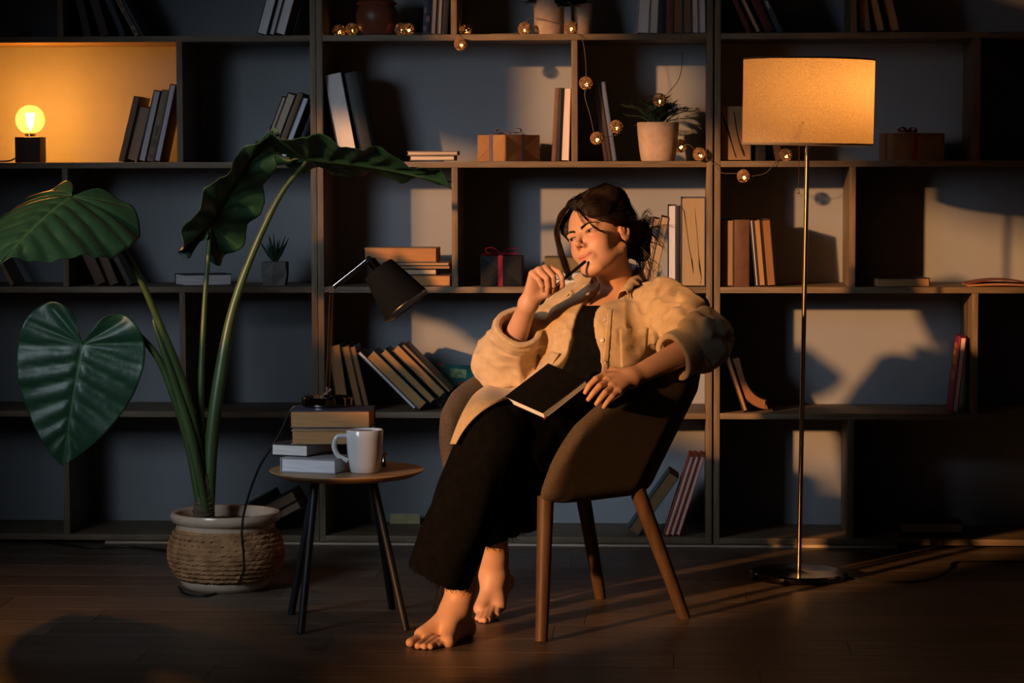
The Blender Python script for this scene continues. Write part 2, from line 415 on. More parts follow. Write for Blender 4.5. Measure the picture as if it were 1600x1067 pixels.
book(1, 436, 9.5, 106, 21.5, 'pages', BLK, (.62, .64, .72), 'black book with bluish pages, last of four leaning on the post behind the plant', group=g)
# left bookcase, succulent row
book(2, 16, 7, 108, -28, 'spine', (.27, .17, .10), CRM, 'thin tan book leaning alone at the left edge under the big leaf', Y=.05)
book(2, 150, 17, 106, -24, 'spine', (.085, .04, .024), TAN, 'thick brown book, left of three slanting under the drooping leaf', Y=.05)
book(2, 172, 14, 106, -21.5, 'spine', (.10, .052, .03), TAN, 'brown book, middle of three slanting under the drooping leaf', Y=.05)
book(2, 199, 8, 100, -27, 'spine', (.045, .03, .024), TAN, 'thin dark book, right of three slanting under the drooping leaf', Y=.05)
lying(U(287, 447, .06), .155, .036, .12, 24, 'pages', (.03, .03, .05), WHT, 'white paged book lying flat beside the little succulent')
# middle bookcase, top row
g = 'books against the divider over the terracotta jar'
book(0, 660, 11, 112, 3, 'spine', (.02, .03, .075), CRM, 'navy illustrated spine, first of the upright books right of the terracotta jar', group=g,
     title=('mixed_red', [(.1, .5, .05, .12), (.4, .9, .18, .26), (.1, .45, .3, .38)], (.25, .12, .10)))
book(0, 672, 8.5, 110, 3, 'pages', (.10, .03, .04), (.56, .42, .36), 'pink paged book, second of the upright books right of the terracotta jar', group=g)
book(0, 682, 7, 112, 3, 'pages', BLU, (.50, .37, .24), 'tan paged book with blue cover, third right of the terracotta jar', group=g)
book(0, 690, 9, 110, 3.5, 'spine', BLK, TAN, 'black spine, last of the upright books right of the terracotta jar', group=g)
g = 'upright books on the upper middle shelf'
for x_, t_, le, fc, cv, pg, lb in ((995, 18, 2.6, 'pages', CRM, (.66, .58, .56), 'thick off-white paperback, first of the upright row on the upper middle shelf'),
    (1014, 13, 2.6, 'pages', (.30, .24, .18), (.60, .52, .44), 'cream paged book, second of the upright row on the upper middle shelf'),
    (1028, 12, 1, 'spine', (.02, .012, .02), TAN, 'black purple spine, third of the upright row on the upper middle shelf'),
    (1040.5, 10, .6, 'spine', (.13, .045, .024), TAN, 'red brown spine, fourth of the upright row on the upper middle shelf'),
    (1051, 15, .8, 'pages', (.03, .03, .028), (.20, .10, .045), 'brown paged book, fifth of the upright row on the upper middle shelf'),
    (1066.5, 13.5, 0, 'pages', NAVY, (.21, .11, .05), 'brown paged navy book, sixth of the upright row on the upper middle shelf'),
    (1080.5, 11, -1, 'pages', (.08, .02, .03), (.58, .46, .42), 'pinkish paged maroon book, seventh of the upright row on the upper middle shelf'),
    (1092, 10.5, -1, 'pages', (.35, .3, .28), (.62, .54, .52), 'pale paperback at the right end of the upright row on the upper middle shelf')):
    book(0, x_, t_, 112, le, fc, cv, pg, lb, group=g)
# middle bookcase, kraft gift row
book(1, 531, 29, 138, -10.8, 'pages', (.02, .02, .024), (.60, .57, .57), 'thick white paged book leaning on the post, largest near the dark leaf', d=.17)
book(1, 563, 22, 140, -10.8, 'spine', BLK, TAN, 'black book resting on the thick white paged one', d=.17, Y=.05)
z1 = lying(U(640, 251, .05), .140, .0155, .10, 0, 'pages', (.10, .08, .06), CRM, 'lower of two thin books lying left of the kraft gift')
lying(U(636, 251, .048)+Vector((0, 0, .016)), .158, .0135, .11, 1.5, 'pages', (.16, .10, .06), (.52, .42, .32), 'upper of two thin books lying left of the kraft gift')
g = 'books right of the kraft gift'
book(1, 861.5, 7, 114, 3.0, 'spine', (.15, .07, .045), TAN, 'thin brown book, left of three beside the kraft gift', group=g)
book(1, 869, 7.5, 114, 2.6, 'spine', BLK, TAN, 'thin black book, middle of three beside the kraft gift', group=g)
book(1, 874.5, 14.5, 114, 1.6, 'pages', (.4, .3, .28), (.70, .58, .55), 'white paged book, right of three beside the kraft gift', group=g)
g = 'dark books behind the hanging lights'
book(1, 944, 6, 122, -8.5, 'spine', (.05, .02, .02), TAN, 'thin maroon book, left of three leaning behind the hanging lights', Y=.10, group=g)
book(1, 950.5, 5.5, 122, -8.5, 'spine', (.04, .024, .018), TAN, 'thin brown book, middle of three leaning behind the hanging lights', Y=.10, group=g)
book(1, 957, 6.5, 124, -8.5, 'spine', (.09, .12, .22), WHT, 'thin blue book, right of three leaning behind the hanging lights', Y=.10, group=g)
# middle bookcase, flat stack
zb = ztop(2); s0 = 8.22/FPX
p = U(604, 447, .04); p.z = zb+.0004
lying(p, 101*s0, .034, .15, 0, 'pages', (.12, .06, .03), (.42, .22, .09), 'bottom book of the flat stack behind the desk lamp, orange pages')
p = U(612, 447, .045); p.z = zb+.035
lying(p, 71*s0, .0185, .13, 0, 'pages', (.02, .015, .014), (.55, .40, .27), 'short pale paged book second from the bottom behind the desk lamp')
p = U(600, 447, .035); p.z = zb+.054
lying(p, 103*s0, .010, .13, 1, 'pages', (.03, .022, .018), (.30, .19, .10), 'thin dark booklet third from the bottom behind the desk lamp', soft=True)
p = U(598, 447, .04); p.z = zb+.0645
lying(p, 104*s0, .010, .14, -1, 'pages', (.025, .018, .016), (.34, .22, .12), 'thin booklet just under the thick top book behind the desk lamp', soft=True)
p = U(569, 447, .05); p.z = zb+.075
lying(p, 115*s0, .044, .13, 0, 'pages', (.24, .16, .10), (.36, .18, .08), 'thick brown paged book on top of the stack behind the desk lamp', pitch=0)
# books lying behind the hand
for x_, w_, z_, t_, cv, pg, lb in ((846, 92, 0, .021, (.16, .16, .18), (.55, .56, .60), 'bottom grey book of the pile between the black gift and the woman'), (843, 96, .0215, .021, (.2, .2, .21), (.50, .50, .52), 'middle grey book of the pile between the black gift and the woman'), (850, 85, .043, .046, OLV, (.16, .12, .06), 'olive covered thick book on top of the pile beside the black gift')):
    p = U(x_, 447, .06); p.z = zb+z_+.0004
    lying(p, w_*s0, t_, .14, 0, 'spine' if False else 'pages', cv, pg, lb)
g = 'books standing behind the woman'
book(2, 999, 10.5, 108, 11.5, 'pages', (.11, .05, .03), (.40, .28, .20), 'brown paged book leaning, first behind the woman\'s hair', group=g)
book(2, 1011, 13, 110, 11.5, 'pages', (.10, .07, .055), (.36, .26, .17), 'khaki paged book leaning, second behind the woman\'s hair', group=g)
book(2, 1056.5, 6.5, 126, 0, 'spine', (.010, .012, .012), TAN, 'thin black spine between the bluish paged book and the thick cracked one', group=g)
book(2, 1043, 13, 127, 0, 'pages', (.014, .018, .012), (.56, .58, .72), 'black covered book with bluish white pages beside the thick cracked one', group=g)
e = book(2, 1063.5, 38, 139, 0, 'pages', (.045, .06, .14), (.33, .245, .15), 'very thick tan paged book with dark cracks beside the middle post', group=g, d=.18)
def cracks(e, t, h, pts):
    b = MB()
    for pl in pts:
        for (a0, z0, w0), (a1, z1, w1) in zip(pl[:-1], pl[1:]):
            b.add([(t*(a0-w0), -.0004+.003, h*z0), (t*(a0+w0), -.0004+.003, h*z0), (t*(a1+w1), -.0004+.003, h*z1), (t*(a1-w1), -.0004+.003, h*z1)], [(0, 1, 2, 3)])
    b.build('page_gap', pm('crack_black', (.01, .008, .006), .9), e, smooth=False)
cracks(e, 38*s0, 139*s0, [[(.04, .9, .01), (.14, .84, .02), (.24, .65, .012), (.32, .48, .012), (.42, .34, .015), (.47, .27, .03), (.52, .15, .01)], [(.56, .88, .004), (.62, .75, .012), (.68, .55, .008), (.74, .34, .012), (.78, .22, .035), (.85, .1, .012), (.8, .02, .008)]])
# middle bookcase, row beside the table
g = 'brown books standing behind the desk lamp base'
book(3, 527, 19, 104, -8, 'pages', (.05, .03, .02), (.33, .17, .07), 'brown paged book, left of three standing behind the desk lamp pole', group=g)
book(3, 556, 12, 104, -12.5, 'pages', (.03, .02, .015), (.30, .15, .06), 'brown paged book, middle of three standing behind the desk lamp pole', group=g)
book(3, 569.5, 9, 104, -13, 'pages', (.04, .025, .018), (.28, .14, .06), 'brown paged book, right of three standing behind the desk lamp pole', group=g)
g = 'books toppled left beside the armchair'
z3 = ztop(3)
def slant(px, py, t, h, ang, cv, pg, lb, fc='pages', Y=.03, d=.16):
    s = (8.19+Y)/FPX; q = U(px, py, Y)
    e = empty('book', q, (0, R(ang), 0), lb, 'book', g); book_mesh(e, t*s, h*s, d, cv, pg, fc)
    return e
slant(646.5, 640.5, 6, 126, -45, (.05, .05, .06), (.60, .58, .64), 'thin white paged book, lowest of the toppled row beside the armchair')
slant(655.5, 641, 16.5, 118, -45.5, (.07, .09, .11), (.36, .20, .08), 'thick tan paged book, second of the toppled row beside the armchair')
slant(673, 631, 10.5, 112, -45, (.06, .08, .10), (.33, .18, .07), 'thin tan paged book, third of the toppled row beside the armchair')
slant(687, 622, 13, 106, -45, (.06, .05, .03), (.32, .17, .07), 'tan paged olive book, last of the toppled row beside the armchair')
slant(701, 613.5, 4.5, 104, -45, (.05, .045, .028), (.3, .17, .07), 'olive thin board-bound book on the toppled row beside the armchair')
e = empty('book', U(664, 639, .20), (R(-14), R(4), 0), 'teal picture book standing face out behind the toppled books', 'book')
b = MB(); b.box((0, 0, 0), (.15, .003, .150), bev=.0005); b.box((0, .021, 0), (.15, .024, .150), bev=.0005); b.box((0, .001, 0), (.003, .023, .150), bev=.0005); b.build('cover', pm('teal_cover', (.012, .12, .115), .4, var=.5, scale=30, spec=.4), e)
b = MB(); b.box((.004, .0032, .002), (.147, .0208, .148)); b.build('pages', page_mat((.5, .36, .2)), e, smooth=False)
b = MB(); b.box((.070, -.0006, .108), (.122, .0004, .136)); b.box((.03, -.0006, .02), (.06, .0004, .1)); b.build('picture_print', pm('picture_green', (.22, .32, .14), .5, var=.6, scale=60), e, smooth=False)
b = MB(); b.box((.10, -.0006, .07), (.13, .0004, .095)); b.box((.02, -.0006, .142), (.05, .0004, .149)); b.build('picture_print', pm('picture_red', (.4, .05, .04), .5, var=.4, scale=60), e, smooth=False)
# middle bookcase, bottom row
g = 'books in the lower right of the middle bookcase'
book(4, 981, 19, 112, 35, 'pages', (.03, .07, .07), (.20, .11, .05), 'dark green brown paged book slumped behind the chair leg', group=g)
for x_, lb in ((1037, 'left'), (1045.5, 'middle'), (1054.5, 'right')):
    book(4, x_, 7.5, 132, 17.6, 'pages', (.40, .065, .035), (.62, .45, .40), 'thin orange red book, %s of three leaning near the chair leg' % lb, group=g)
e = empty('book', U(609, 829, .28), (R(-6), 0, 0), 'pale yellow notebook propped low against the wall under the table', 'book')
b = MB(); b.box((0, 0, 0), (.097, .012, .054), bev=.001); b.build('cover', cover_mat((.40, .36, .17)), e)
b = MB(); b.box((.002, .002, .0005), (.0975, .010, .0545)); b.build('pages', page_mat(CRM), e, smooth=False)
# right bookcase, top row
g = 'slanting books at the top of the right bookcase'
book(0, 1167, 8.5, 112, -24, 'spine', (.11, .02, .02), TAN, 'maroon spine, first of the slanting books over the lamp shade', Y=.045, group=g, title=('rust', [(.3, .7, .55, .7)], (.3, .1, .06)))
book(0, 1182, 7.5, 112, -26, 'pages', (.03, .02, .02), (.50, .34, .20), 'tan paged book, second of the slanting books over the lamp shade', Y=.045, group=g)
book(0, 1197, 13, 112, -25, 'spine', (.08, .018, .02), TAN, 'wide maroon spine, third of the slanting books over the lamp shade', Y=.045, group=g)
book(0, 1215, 9, 112, -25, 'spine', (.035, .06, .085), TAN, 'blue grey spine with pale lettering, last of the slanting books over the shade', Y=.045, group=g, title=('pale', [(.3, .7, .36, .47), (.3, .7, .5, .53)], (.4, .42, .42)))
g = 'brown books leaning on the upper right divider'
book(0, 1346, 15, 112, -6, 'pages', (.05, .03, .02), (.28, .16, .08), 'brown paged book, left of three leaning on the upper right divider', group=g)
book(0, 1370, 13, 112, -13, 'pages', (.02, .015, .012), (.40, .24, .12), 'tan paged book, middle of three leaning on the upper right divider', group=g)
book(0, 1393, 13.5, 112, -14, 'pages', (.28, .035, .03), (.40, .24, .12), 'tan paged red book, right of three leaning on the upper right divider', group=g)
# right bookcase, lamp row
e = book(1, 1127, 46, 86, 0, 'pages', (.10, .06, .03), (.27, .165, .085), 'very thick brown paged book with cracks beside the lamp shade', d=.18)
cracks(e, 46*s0, 86*s0, [[(.03, .88, .01), (.12, .7, .03), (.24, .52, .04), (.36, .3, .02), (.5, .06, .02)], [(.43, .88, .02), (.5, .6, .02), (.6, .35, .02), (.74, .16, .04), (.78, .08, .02)]])
book(1, 1176, 20, 70, 0, 'spine', BLK, TAN, 'short black book just under the lamp shade', Y=.05)
book(1, 1212, 12, 66, -12, 'spine', (.09, .045, .03), TAN, 'brown book leaning on the black one under the lamp shade', Y=.06)
# right bookcase, row beside the lamp pole
g = 'brown books beside the lamp pole'
for x_, t_, le, fc, cv, pg, lb in ((1127, 18.5, 0, 'pages', (.10, .06, .03), (.28, .17, .08), 'tan paged book, first of the standing row left of the lamp pole'),
    (1146.5, 24, 0, 'spine', (.10, .045, .022), TAN, 'wide red brown spine, second of the standing row left of the lamp pole'),
    (1180, 5, -5.2, 'pages', NAVY, (.60, .54, .54), 'thin white paged navy book, third of the standing row left of the lamp pole'),
    (1185.5, 10.5, -5, 'pages', (.05, .03, .02), (.36, .21, .09), 'tan paged book, fourth of the standing row left of the lamp pole'),
    (1197.5, 14.5, -5, 'pages', (.02, .015, .013), (.24, .115, .05), 'brown paged black book, last of the standing row left of the lamp pole')):
    book(2, x_, t_, 104, le, fc, cv, pg, lb, group=g)
lying(U(1372, 449, .03), .165, .028, .16, 12, 'right', (.05, .022, .016), (.40, .23, .11), 'tan paged book lying flat right of the lamp pole')
# bowed dark red folder
e = empty('booklet', U(1512, 449, .03), (0, 0, 0), 'dark red booklet lying slightly bowed at the right frame edge', 'booklet')
for nm, z0, th, mt in (('cover', .0, .0022, cover_mat((.16, .022, .016))), ('pages', .0025, .006, page_mat((.30, .15, .09), 'z')), ('cover', .0088, .0022, cover_mat((.17, .024, .016)))):
    P = []; b = MB()
    for i in range(15):
        x_ = i/14*.215; zz = z0+.013*math.sin(math.pi*min(1, x_/.2))*(z0/.009)
        P.append([(x_, 0, zz), (x_, 0, zz+th), (x_, .15, zz+th), (x_, .15, zz), (x_, 0, zz)])
    b.grid(P); b.add(P[0][:4], [(0, 1, 2, 3)]); b.add(P[-1][:4], [(3, 2, 1, 0)]); b.build(nm, mt, e)
# right bookcase, head shadow row
g = 'slumped books beside the armchair back'
book(3, 1161, 7.5, 108, -18.3, 'pages', (.06, .03, .02), (.34, .18, .08), 'thin tan paged book leaning on the post behind the armchair', group=g)
e = empty('book', U(1203, 643, .04), (0, 0, 0), 'limp brown softcover bending as it slumps behind the armchair', 'book', g)
def bent(nm, off, th, mt, d=.15):
    b = MB(); P = []
    for i in range(21):
        t = i/20; c = np.array([-.005-.118*t-.02*math.sin(math.pi*t), .006+.155*t**1.25-.022*math.sin(math.pi*t)])
        dv = np.array([-.118-.02*math.pi*math.cos(math.pi*t), .155*1.25*t**.25-.022*math.pi*math.cos(math.pi*t)+.001]); nn = np.array([dv[1], -dv[0]])/np.linalg.norm(dv)
        a = c+nn*off; q = c+nn*(off+th)
        P.append([(a[0], 0, a[1]), (q[0], 0, q[1]), (q[0], d, q[1]), (a[0], d, a[1]), (a[0], 0, a[1])])
    mz = min(p[2] for r_ in P for p in r_)
    b.grid(P); b.add(P[0][:4], [(0, 1, 2, 3)]); b.add(P[-1][:4], [(3, 2, 1, 0)]); return b.build(nm, mt, e)
bent('cover', 0, .0016, cover_mat((.09, .04, .025))); bent('pages', .002, .026, page_mat((.24, .105, .045))); bent('cover', .0285, .0016, cover_mat((.05, .025, .016)))
e = book(3, 1487, 9.5, 118, 6, 'pages', (.28, .015, .07), (.66, .52, .50), 'magenta covered book with orange lettering leaning on the right divider', Y=.03, d=.17)
b = MB(); hh = 118*s0
for (v0, v1, k0, k1) in ((.62, .70, .25, .75), (.72, .80, .2, .8), (.84, .9, .3, .7), (.42, .52, .25, .75)):
    b.box((-.0007, .17*k0, hh*v0), (.0003, .17*k1, hh*v1))
b.build('title_print', pm('orange_print', (.55, .17, .03), .5), e, smooth=False)
# right bookcase, bottom row
lying(U(1408, 832, .06), .19, .029, .14, -2, 'pages', (.03, .03, .03), (.22, .20, .17), 'dark book lying flat in the lowest right compartment')
book(4, 1352, 22, 62, -22, 'spine', (.012, .012, .011), TAN, 'dim black book tilting in the lowest right compartment', Y=.10)
# bottom of the left bookcase: tilted books behind the basket
g = 'tilted books behind the woven basket'
slant(386, 824, 13, 92, 62, (.03, .024, .022), (.40, .27, .18), 'lower tan paged book sloping up behind the woven basket', Y=.05)
slant(377.5, 808.5, 17, 92, 62, (.028, .016, .024), (.36, .25, .17), 'upper tan paged dark book sloping up behind the woven basket', Y=.05)
slant(366, 799, 22, 64, 62, (.014, .014, .018), (.06, .06, .07), 'black book sloping behind the basket rim', Y=.09)

cb = [GZ(-60, 841), GZ(0, 842), GZ(40, 843), GZ(80, 850), GZ(140, 857), GZ(200, 856), GZ(262, 862)]
b = MB(); b.tube([(p[0], p[1], .004) for p in spline([tuple(p) for p in cb], 6)], .0036, 8); o = b.build('floor_cable', pm('black_cable', (.008, .008, .009), .5)); tag(o, 'black cable running along the floor under the left bookcase', 'cable')
# ---------------------------------------------------------------- materials of the small things
m_chrome = pm('chrome', (.62, .61, .62), .08, metal=1, var=.02)
m_brass = pm('satin_brass', (.66, .52, .33), .22, metal=1, var=.04)
m_blackm = pm('black_metal', (.008, .008, .010), .5, var=.1, spec=.3)
m_steel_dark = pm('dark_polished_steel', (.10, .09, .09), .16, metal=1, var=.05)
m_cable = pm('black_cable', (.008, .008, .009), .5)
m_white = pm('white_glaze', (.66, .65, .66), .16, var=.02, spec=.5, coat=.3)
m_table = pm('oiled_oak_top', (.30, .165, .075), .4, var=.25, scale=7, stretch=(.8, 9, 2), bump=.05, bscale=20, col2=(.42, .25, .12))
def glassy(name, tint, ro=.03, ior=1.45, milk=0.):
    mt = bpy.data.materials.new(name); mt.use_nodes = True; nt = mt.node_tree; N = nt.nodes; L = nt.links
    for n in list(N):
        if n.type != 'OUTPUT_MATERIAL': N.remove(n)
    out = [n for n in N if n.type == 'OUTPUT_MATERIAL'][0]
    tr = N.new('ShaderNodeBsdfTransparent'); gl = N.new('ShaderNodeBsdfGlossy'); mx = N.new('ShaderNodeMixShader'); fr = N.new('ShaderNodeFresnel')
    no = N.new('ShaderNodeTexNoise'); no.inputs['Scale'].default_value = 12; cr = N.new('ShaderNodeValToRGB')
    cr.color_ramp.elements[0].color = (*[c*.95 for c in tint], 1); cr.color_ramp.elements[1].color = (*tint, 1); L.new(no.outputs[0], cr.inputs[0]); L.new(cr.outputs[0], tr.inputs[0])
    gl.inputs['Roughness'].default_value = ro; fr.inputs[0].default_value = ior
    L.new(fr.outputs[0], mx.inputs[0]); 
    m2 = N.new('ShaderNodeMixShader'); m2.inputs[0].default_value = milk; tl2 = N.new('ShaderNodeBsdfTranslucent'); L.new(cr.outputs[0], tl2.inputs[0]); L.new(tr.outputs[0], m2.inputs[1]); L.new(tl2.outputs[0], m2.inputs[2])
    L.new(m2.outputs[0], mx.inputs[1]); L.new(gl.outputs[0], mx.inputs[2]); L.new(mx.outputs[0], out.inputs[0])
    return mt
def lamp_light(name, loc, col, en, rad, parent):
    d = bpy.data.lights.new(name, 'POINT'); d.energy = en; d.color = col; d.shadow_soft_size = rad
    o = bpy.data.objects.new(name, d); COL.objects.link(o); o.location = loc; o.parent = parent; return o
# ---------------------------------------------------------------- globe bulb on a wooden cube
c = U(48, 250, .075); sp = 8.30/FPX; zs = ztop(1)
e = empty('table_lamp', (c.x, .075, zs+.0003), label='glowing amber globe bulb on a dark wooden cube', cat='lamp')
hb = 20*sp
b = MB(); b.box((-hb, -hb, 0), (hb, hb, 2*hb), bev=.002); b.build('wooden_base', pm('walnut_cube', (.02, .010, .007), .6, var=.3, scale=9, stretch=(5, 5, .6)), e)
b = MB(); b.lathe([(.0, 2*hb), (.017, 2*hb), (.017, 2*hb+.014), (.014, 2*hb+.02), (0, 2*hb+.02)], 24); b.build('socket', m_brass, e)
zc = 2*hb+.054; rb = 23*sp
prof = [(.013, 2*hb+.014)]+[(rb*math.sin(a), zc-rb*math.cos(a)) for a in [R(25+155*i/22) for i in range(23)]]
b = MB(); b.lathe([(max(r_, .0001), z_) for r_, z_ in prof], 40); gb = b.build('glass_globe', glassy('amber_glass', (1.0, .84, .56), .05, 1.12, .05), e)
b = MB()
for k in range(6):
    a = k*math.pi/3; r1, r2 = .006, .013
    b.tube([(r1*math.cos(a), r1*math.sin(a), zc-.022), (r2*math.cos(a), r2*math.sin(a), zc+.020)], .0021, 6)
b.tube([(0, 0, zc-.04), (0, 0, zc-.02)], .003, 8)
b.build('filament', emission('filament_glow', (1.0, .62, .22), 90), gb)
lamp_light('bulb_light', (0, 0, zc), (1.0, .37, .055), 12.0, .03, e)
b = MB(); b.tube(spline([(-hb, .0, .012), (-.05, .01, .014), (-.08, .0, .004), (-.2, .05, .003)], 8), .0025, 8); b.build('cord', m_cable, e)
# ---------------------------------------------------------------- floor lamp
lb_ = GZ(1248, 903); lx, ly = lb_.x, lb_.y
top = U(1263, 160, ly); tilt = math.atan2(top.x-lx, top.z)
e = empty('floor_lamp', (lx, ly, 0), (0, tilt, 0), label='floor lamp with linen drum shade and brass pole', cat='floor lamp')
s1 = (8.19+ly)/FPX
b = MB(); b.lathe([(0, 0), (.138, 0), (.140, .003), (.140, .016), (.135, .0205), (.03, .022), (.012, .026), (0, .026)], 56); b.build('base', m_steel_dark, e)
zt = U(1264, 93, ly).z; zb_ = U(1264, 226, ly).z
b = MB(); b.tube([(0, 0, .02), (0, 0, zb_+.05)], .0066, 20); b.build('pole', m_brass, e)
b = MB(); b.tube([(0, 0, zb_+.05), (0, 0, zb_+.11)], .016, 20); b.build('lamp_holder', m_brass, e)
rs = 101.5*s1
def shade_mat(name, col, translucency=.5):
    mt = bpy.data.materials.new(name); mt.use_nodes = True; nt = mt.node_tree; N = nt.nodes; L = nt.links
    for n in list(N):
        if n.type != 'OUTPUT_MATERIAL': N.remove(n)
    out = [n for n in N if n.type == 'OUTPUT_MATERIAL'][0]
    df = N.new('ShaderNodeBsdfDiffuse'); tl = N.new('ShaderNodeBsdfTranslucent'); mx = N.new('ShaderNodeMixShader'); mx.inputs[0].default_value = translucency
    tc = N.new('ShaderNodeTexCoord'); mp = N.new('ShaderNodeMapping'); mp.inputs['Scale'].default_value = (1, 1, 3.2)
    no = N.new('ShaderNodeTexNoise'); no.inputs['Scale'].default_value = 170; no.inputs['Detail'].default_value = 5; no.inputs['Roughness'].default_value = .7
    L.new(tc.outputs['Object'], mp.inputs[0]); L.new(mp.outputs[0], no.inputs['Vector'])
    cr = N.new('ShaderNodeValToRGB'); cr.color_ramp.elements[0].position = .32; cr.color_ramp.elements[1].position = .56
    cr.color_ramp.elements[0].color = (*[k*.62 for k in col], 1); cr.color_ramp.elements[1].color = (*col, 1); L.new(no.outputs[0], cr.inputs[0])
    L.new(cr.outputs[0], df.inputs[0]); L.new(cr.outputs[0], tl.inputs[0]); L.new(df.outputs[0], mx.inputs[1]); L.new(tl.outputs[0], mx.inputs[2]); L.new(mx.outputs[0], out.inputs[0])
    return mt
b = MB(); b.lathe([(rs*.995, zb_), (rs*1.0, zt)], 72); b.f = [f for f in b.f if len(f) == 4]; b.mi = [0]*len(b.f)
sh = b.build('lamp_shade', shade_mat('linen_shade', (.80, .66, .46), .55), e)
m_rim = pm('shade_trim', (.16, .09, .05), .7)
b = MB(); b.lathe([(rs*.998, zt-.003), (rs*1.004, zt-.003), (rs*1.004, zt+.002), (rs*.998, zt+.002), (rs*.998, zt-.003)], 72); b.build('top_rim', m_rim, sh)
b = MB(); b.lathe([(rs*.993, zb_-.002), (rs*1.0, zb_-.002), (rs*1.0, zb_+.004), (rs*.993, zb_+.004), (rs*.993, zb_-.002)], 72); b.build('bottom_rim', pm('shade_trim_light', (.5, .4, .28), .7), sh)
b = MB()
for k in range(3):
    a = k*2*math.pi/3+.4; b.tube([(0, 0, zb_+.06), (rs*math.cos(a), rs*math.sin(a), zb_+.06)], .0015, 6)
b.build('shade_spider', m_brass, sh)
b = MB(); b.lathe([(0.0001, zb_+.11), (.018, zb_+.118), (.03, zb_+.15), (.028, zb_+.172), (.015, zb_+.19), (.0001, zb_+.194)], 24); b.build('light_bulb', glassy('frosted_bulb', (1, .95, .85), .3), e)
lamp_light('shade_light', (.045, -.02, zb_+.165), (1.0, .42, .10), 2.3, .035, e)
b = MB(); cx = -13*s1; zz = zb_+.02
while zz > U(1249, 297, ly).z:
    b.lathe([(0.0001, zz-.0019), (.0019, zz), (.0001, zz+.0019)], 6, Matrix.Translation((cx, -.02, 0))); zz -= .0042
b.lathe([(.0001, zz-.009), (.004, zz-.005), (.003, zz), (.0001, zz+.002)], 10, Matrix.Translation((cx, -.02, 0))); b.build('pull_chain', m_brass, e)
pts = [GZ(*q) for q in ((1262, 892), (1300, 899), (1340, 906), (1400, 911), (1450, 907), (1482, 892), (1490, 881), (1530, 879), (1600, 879), (1680, 876))]
b = MB(); b.tube([(p[0]-lx, p[1]-ly, .0035) for p in spline([tuple(p) for p in pts], 6)], .0032, 8); o = b.build('power_cord', m_cable, e); o.rotation_euler = (0, -tilt, 0)
# ---------------------------------------------------------------- side table
T = [GZ(470, 990), GZ(635, 985), GZ(613, 952), GZ(455, 960)]
tc_ = Vector((-.836, -1.375, 0)); TZ = U(542, 733, tc_.y).z
tc_.x = U(542, 733, tc_.y).x; tr_ = 122.5*(8.19+tc_.y)/FPX
e = empty('side_table', tc_, label='small round oak side table on four thin black legs', cat='table')
b = MB(); b.lathe([(0.0001, TZ-.018), (tr_-.03, TZ-.018), (tr_-.004, TZ-.006), (tr_, TZ-.002), (tr_-.0015, TZ), (.0001, TZ)], 72); b.build('table_top', m_table, e, angle=25)
tops = [(-.075, -.045), (.072, -.045), (.058, .065), (-.088, .055)]
for q, tq in zip(T, tops):
    b = MB(); b.tube([(tq[0], tq[1], TZ-.017), (q.x-tc_.x, q.y-tc_.y, .0)], .0098, 16); b.build('leg', m_blackm, e)
b = MB(); b.box((-.10, -.06, TZ-.022), (.09, -.03, TZ-.0178)); b.box((-.10, .045, TZ-.022), (.07, .075, TZ-.0178)); b.build('leg_bracket', m_blackm, e, smooth=False)
# books on the table
def tbl(px, py, Z, w_, t, d, yaw, face, cv, pg, lb):
    q = GZ(px, py, Z); return lying(q, w_, t, d, yaw, face, cv, pg, lb, 'books stacked on the side table')
z0 = TZ+.0004
P2 = GZ(524, 741, TZ)
def at_corner(px, py, Z, wl, wr, t, yaw, face, cv, pg, lb):
    """lying book whose nearest vertical edge is at photo (px,py); wl = side going left, wr = side going right/back"""
    q = GZ(px, py, Z); a = R(yaw)
    org_ = q-Vector((math.cos(a), math.sin(a), 0))*wl
    return lying(org_, wl, t, wr, yaw, face, cv, pg, lb, 'books stacked on the side table')
at_corner(524, 741, z0, .155, .125, .037, -17, 'left', (.30, .28, .30), (.66, .65, .70), 'bottom white paged book of the stack on the side table')
at_corner(480, 714, z0+.0376, .105, .16, .031, -20, 'back', (.02, .018, .022), (.62, .58, .56), 'white paged black book second from the bottom on the side table')
q = GZ(455, 694, z0+.069); lying(q, .205, .036, .13, 2, 'pages', (.30, .20, .12), (.40, .21, .09), 'brown paged book third from the bottom on the side table', 'books stacked on the side table')
q = GZ(453, 669, z0+.1055); lying(q, .208, .046, .15, 1, 'pages', (.022, .028, .06), (.38, .20, .085), 'navy covered book on top of the stack under the desk lamp', 'books stacked on the side table')
BKZ = z0+.152
# mug
q = GZ(567, 741, z0); q = q+Vector((0, .045, 0)); sm = (8.19+q.y)/FPX
e = empty('mug', (q.x, q.y, TZ+.0004), (0, 0, R(0)), label='white ceramic mug on the side table', cat='mug')
rm = 29*sm; hm = 68*sm
prof = [(.0001, 0), (rm*.72, 0), (rm*.78, .003), (rm*.86, hm*.2), (rm*.96, hm*.5), (rm, hm*.8), (rm, hm-.002), (rm-.0015, hm), (rm-.004, hm-.002), (rm-.0045, hm*.8), (rm*.83, hm*.3), (rm*.6, .008), (.0001, .007)]
b = MB(); b.lathe(prof, 56); b.build('cup_body', m_white, e, angle=60)
b = MB(); b.tube([Vector((-rm*.96, -.004, hm*.85)), *[Vector(p) for p in spline([(-rm*.96, -.004, hm*.85), (-rm*1.45, -.006, hm*.83), (-rm*1.66, -.007, hm*.62), (-rm*1.45, -.006, hm*.40), (-rm*.93, -.004, hm*.27)], 8)][1:]], .0052, 12, flat=1.4); b.build('handle', m_white, e)
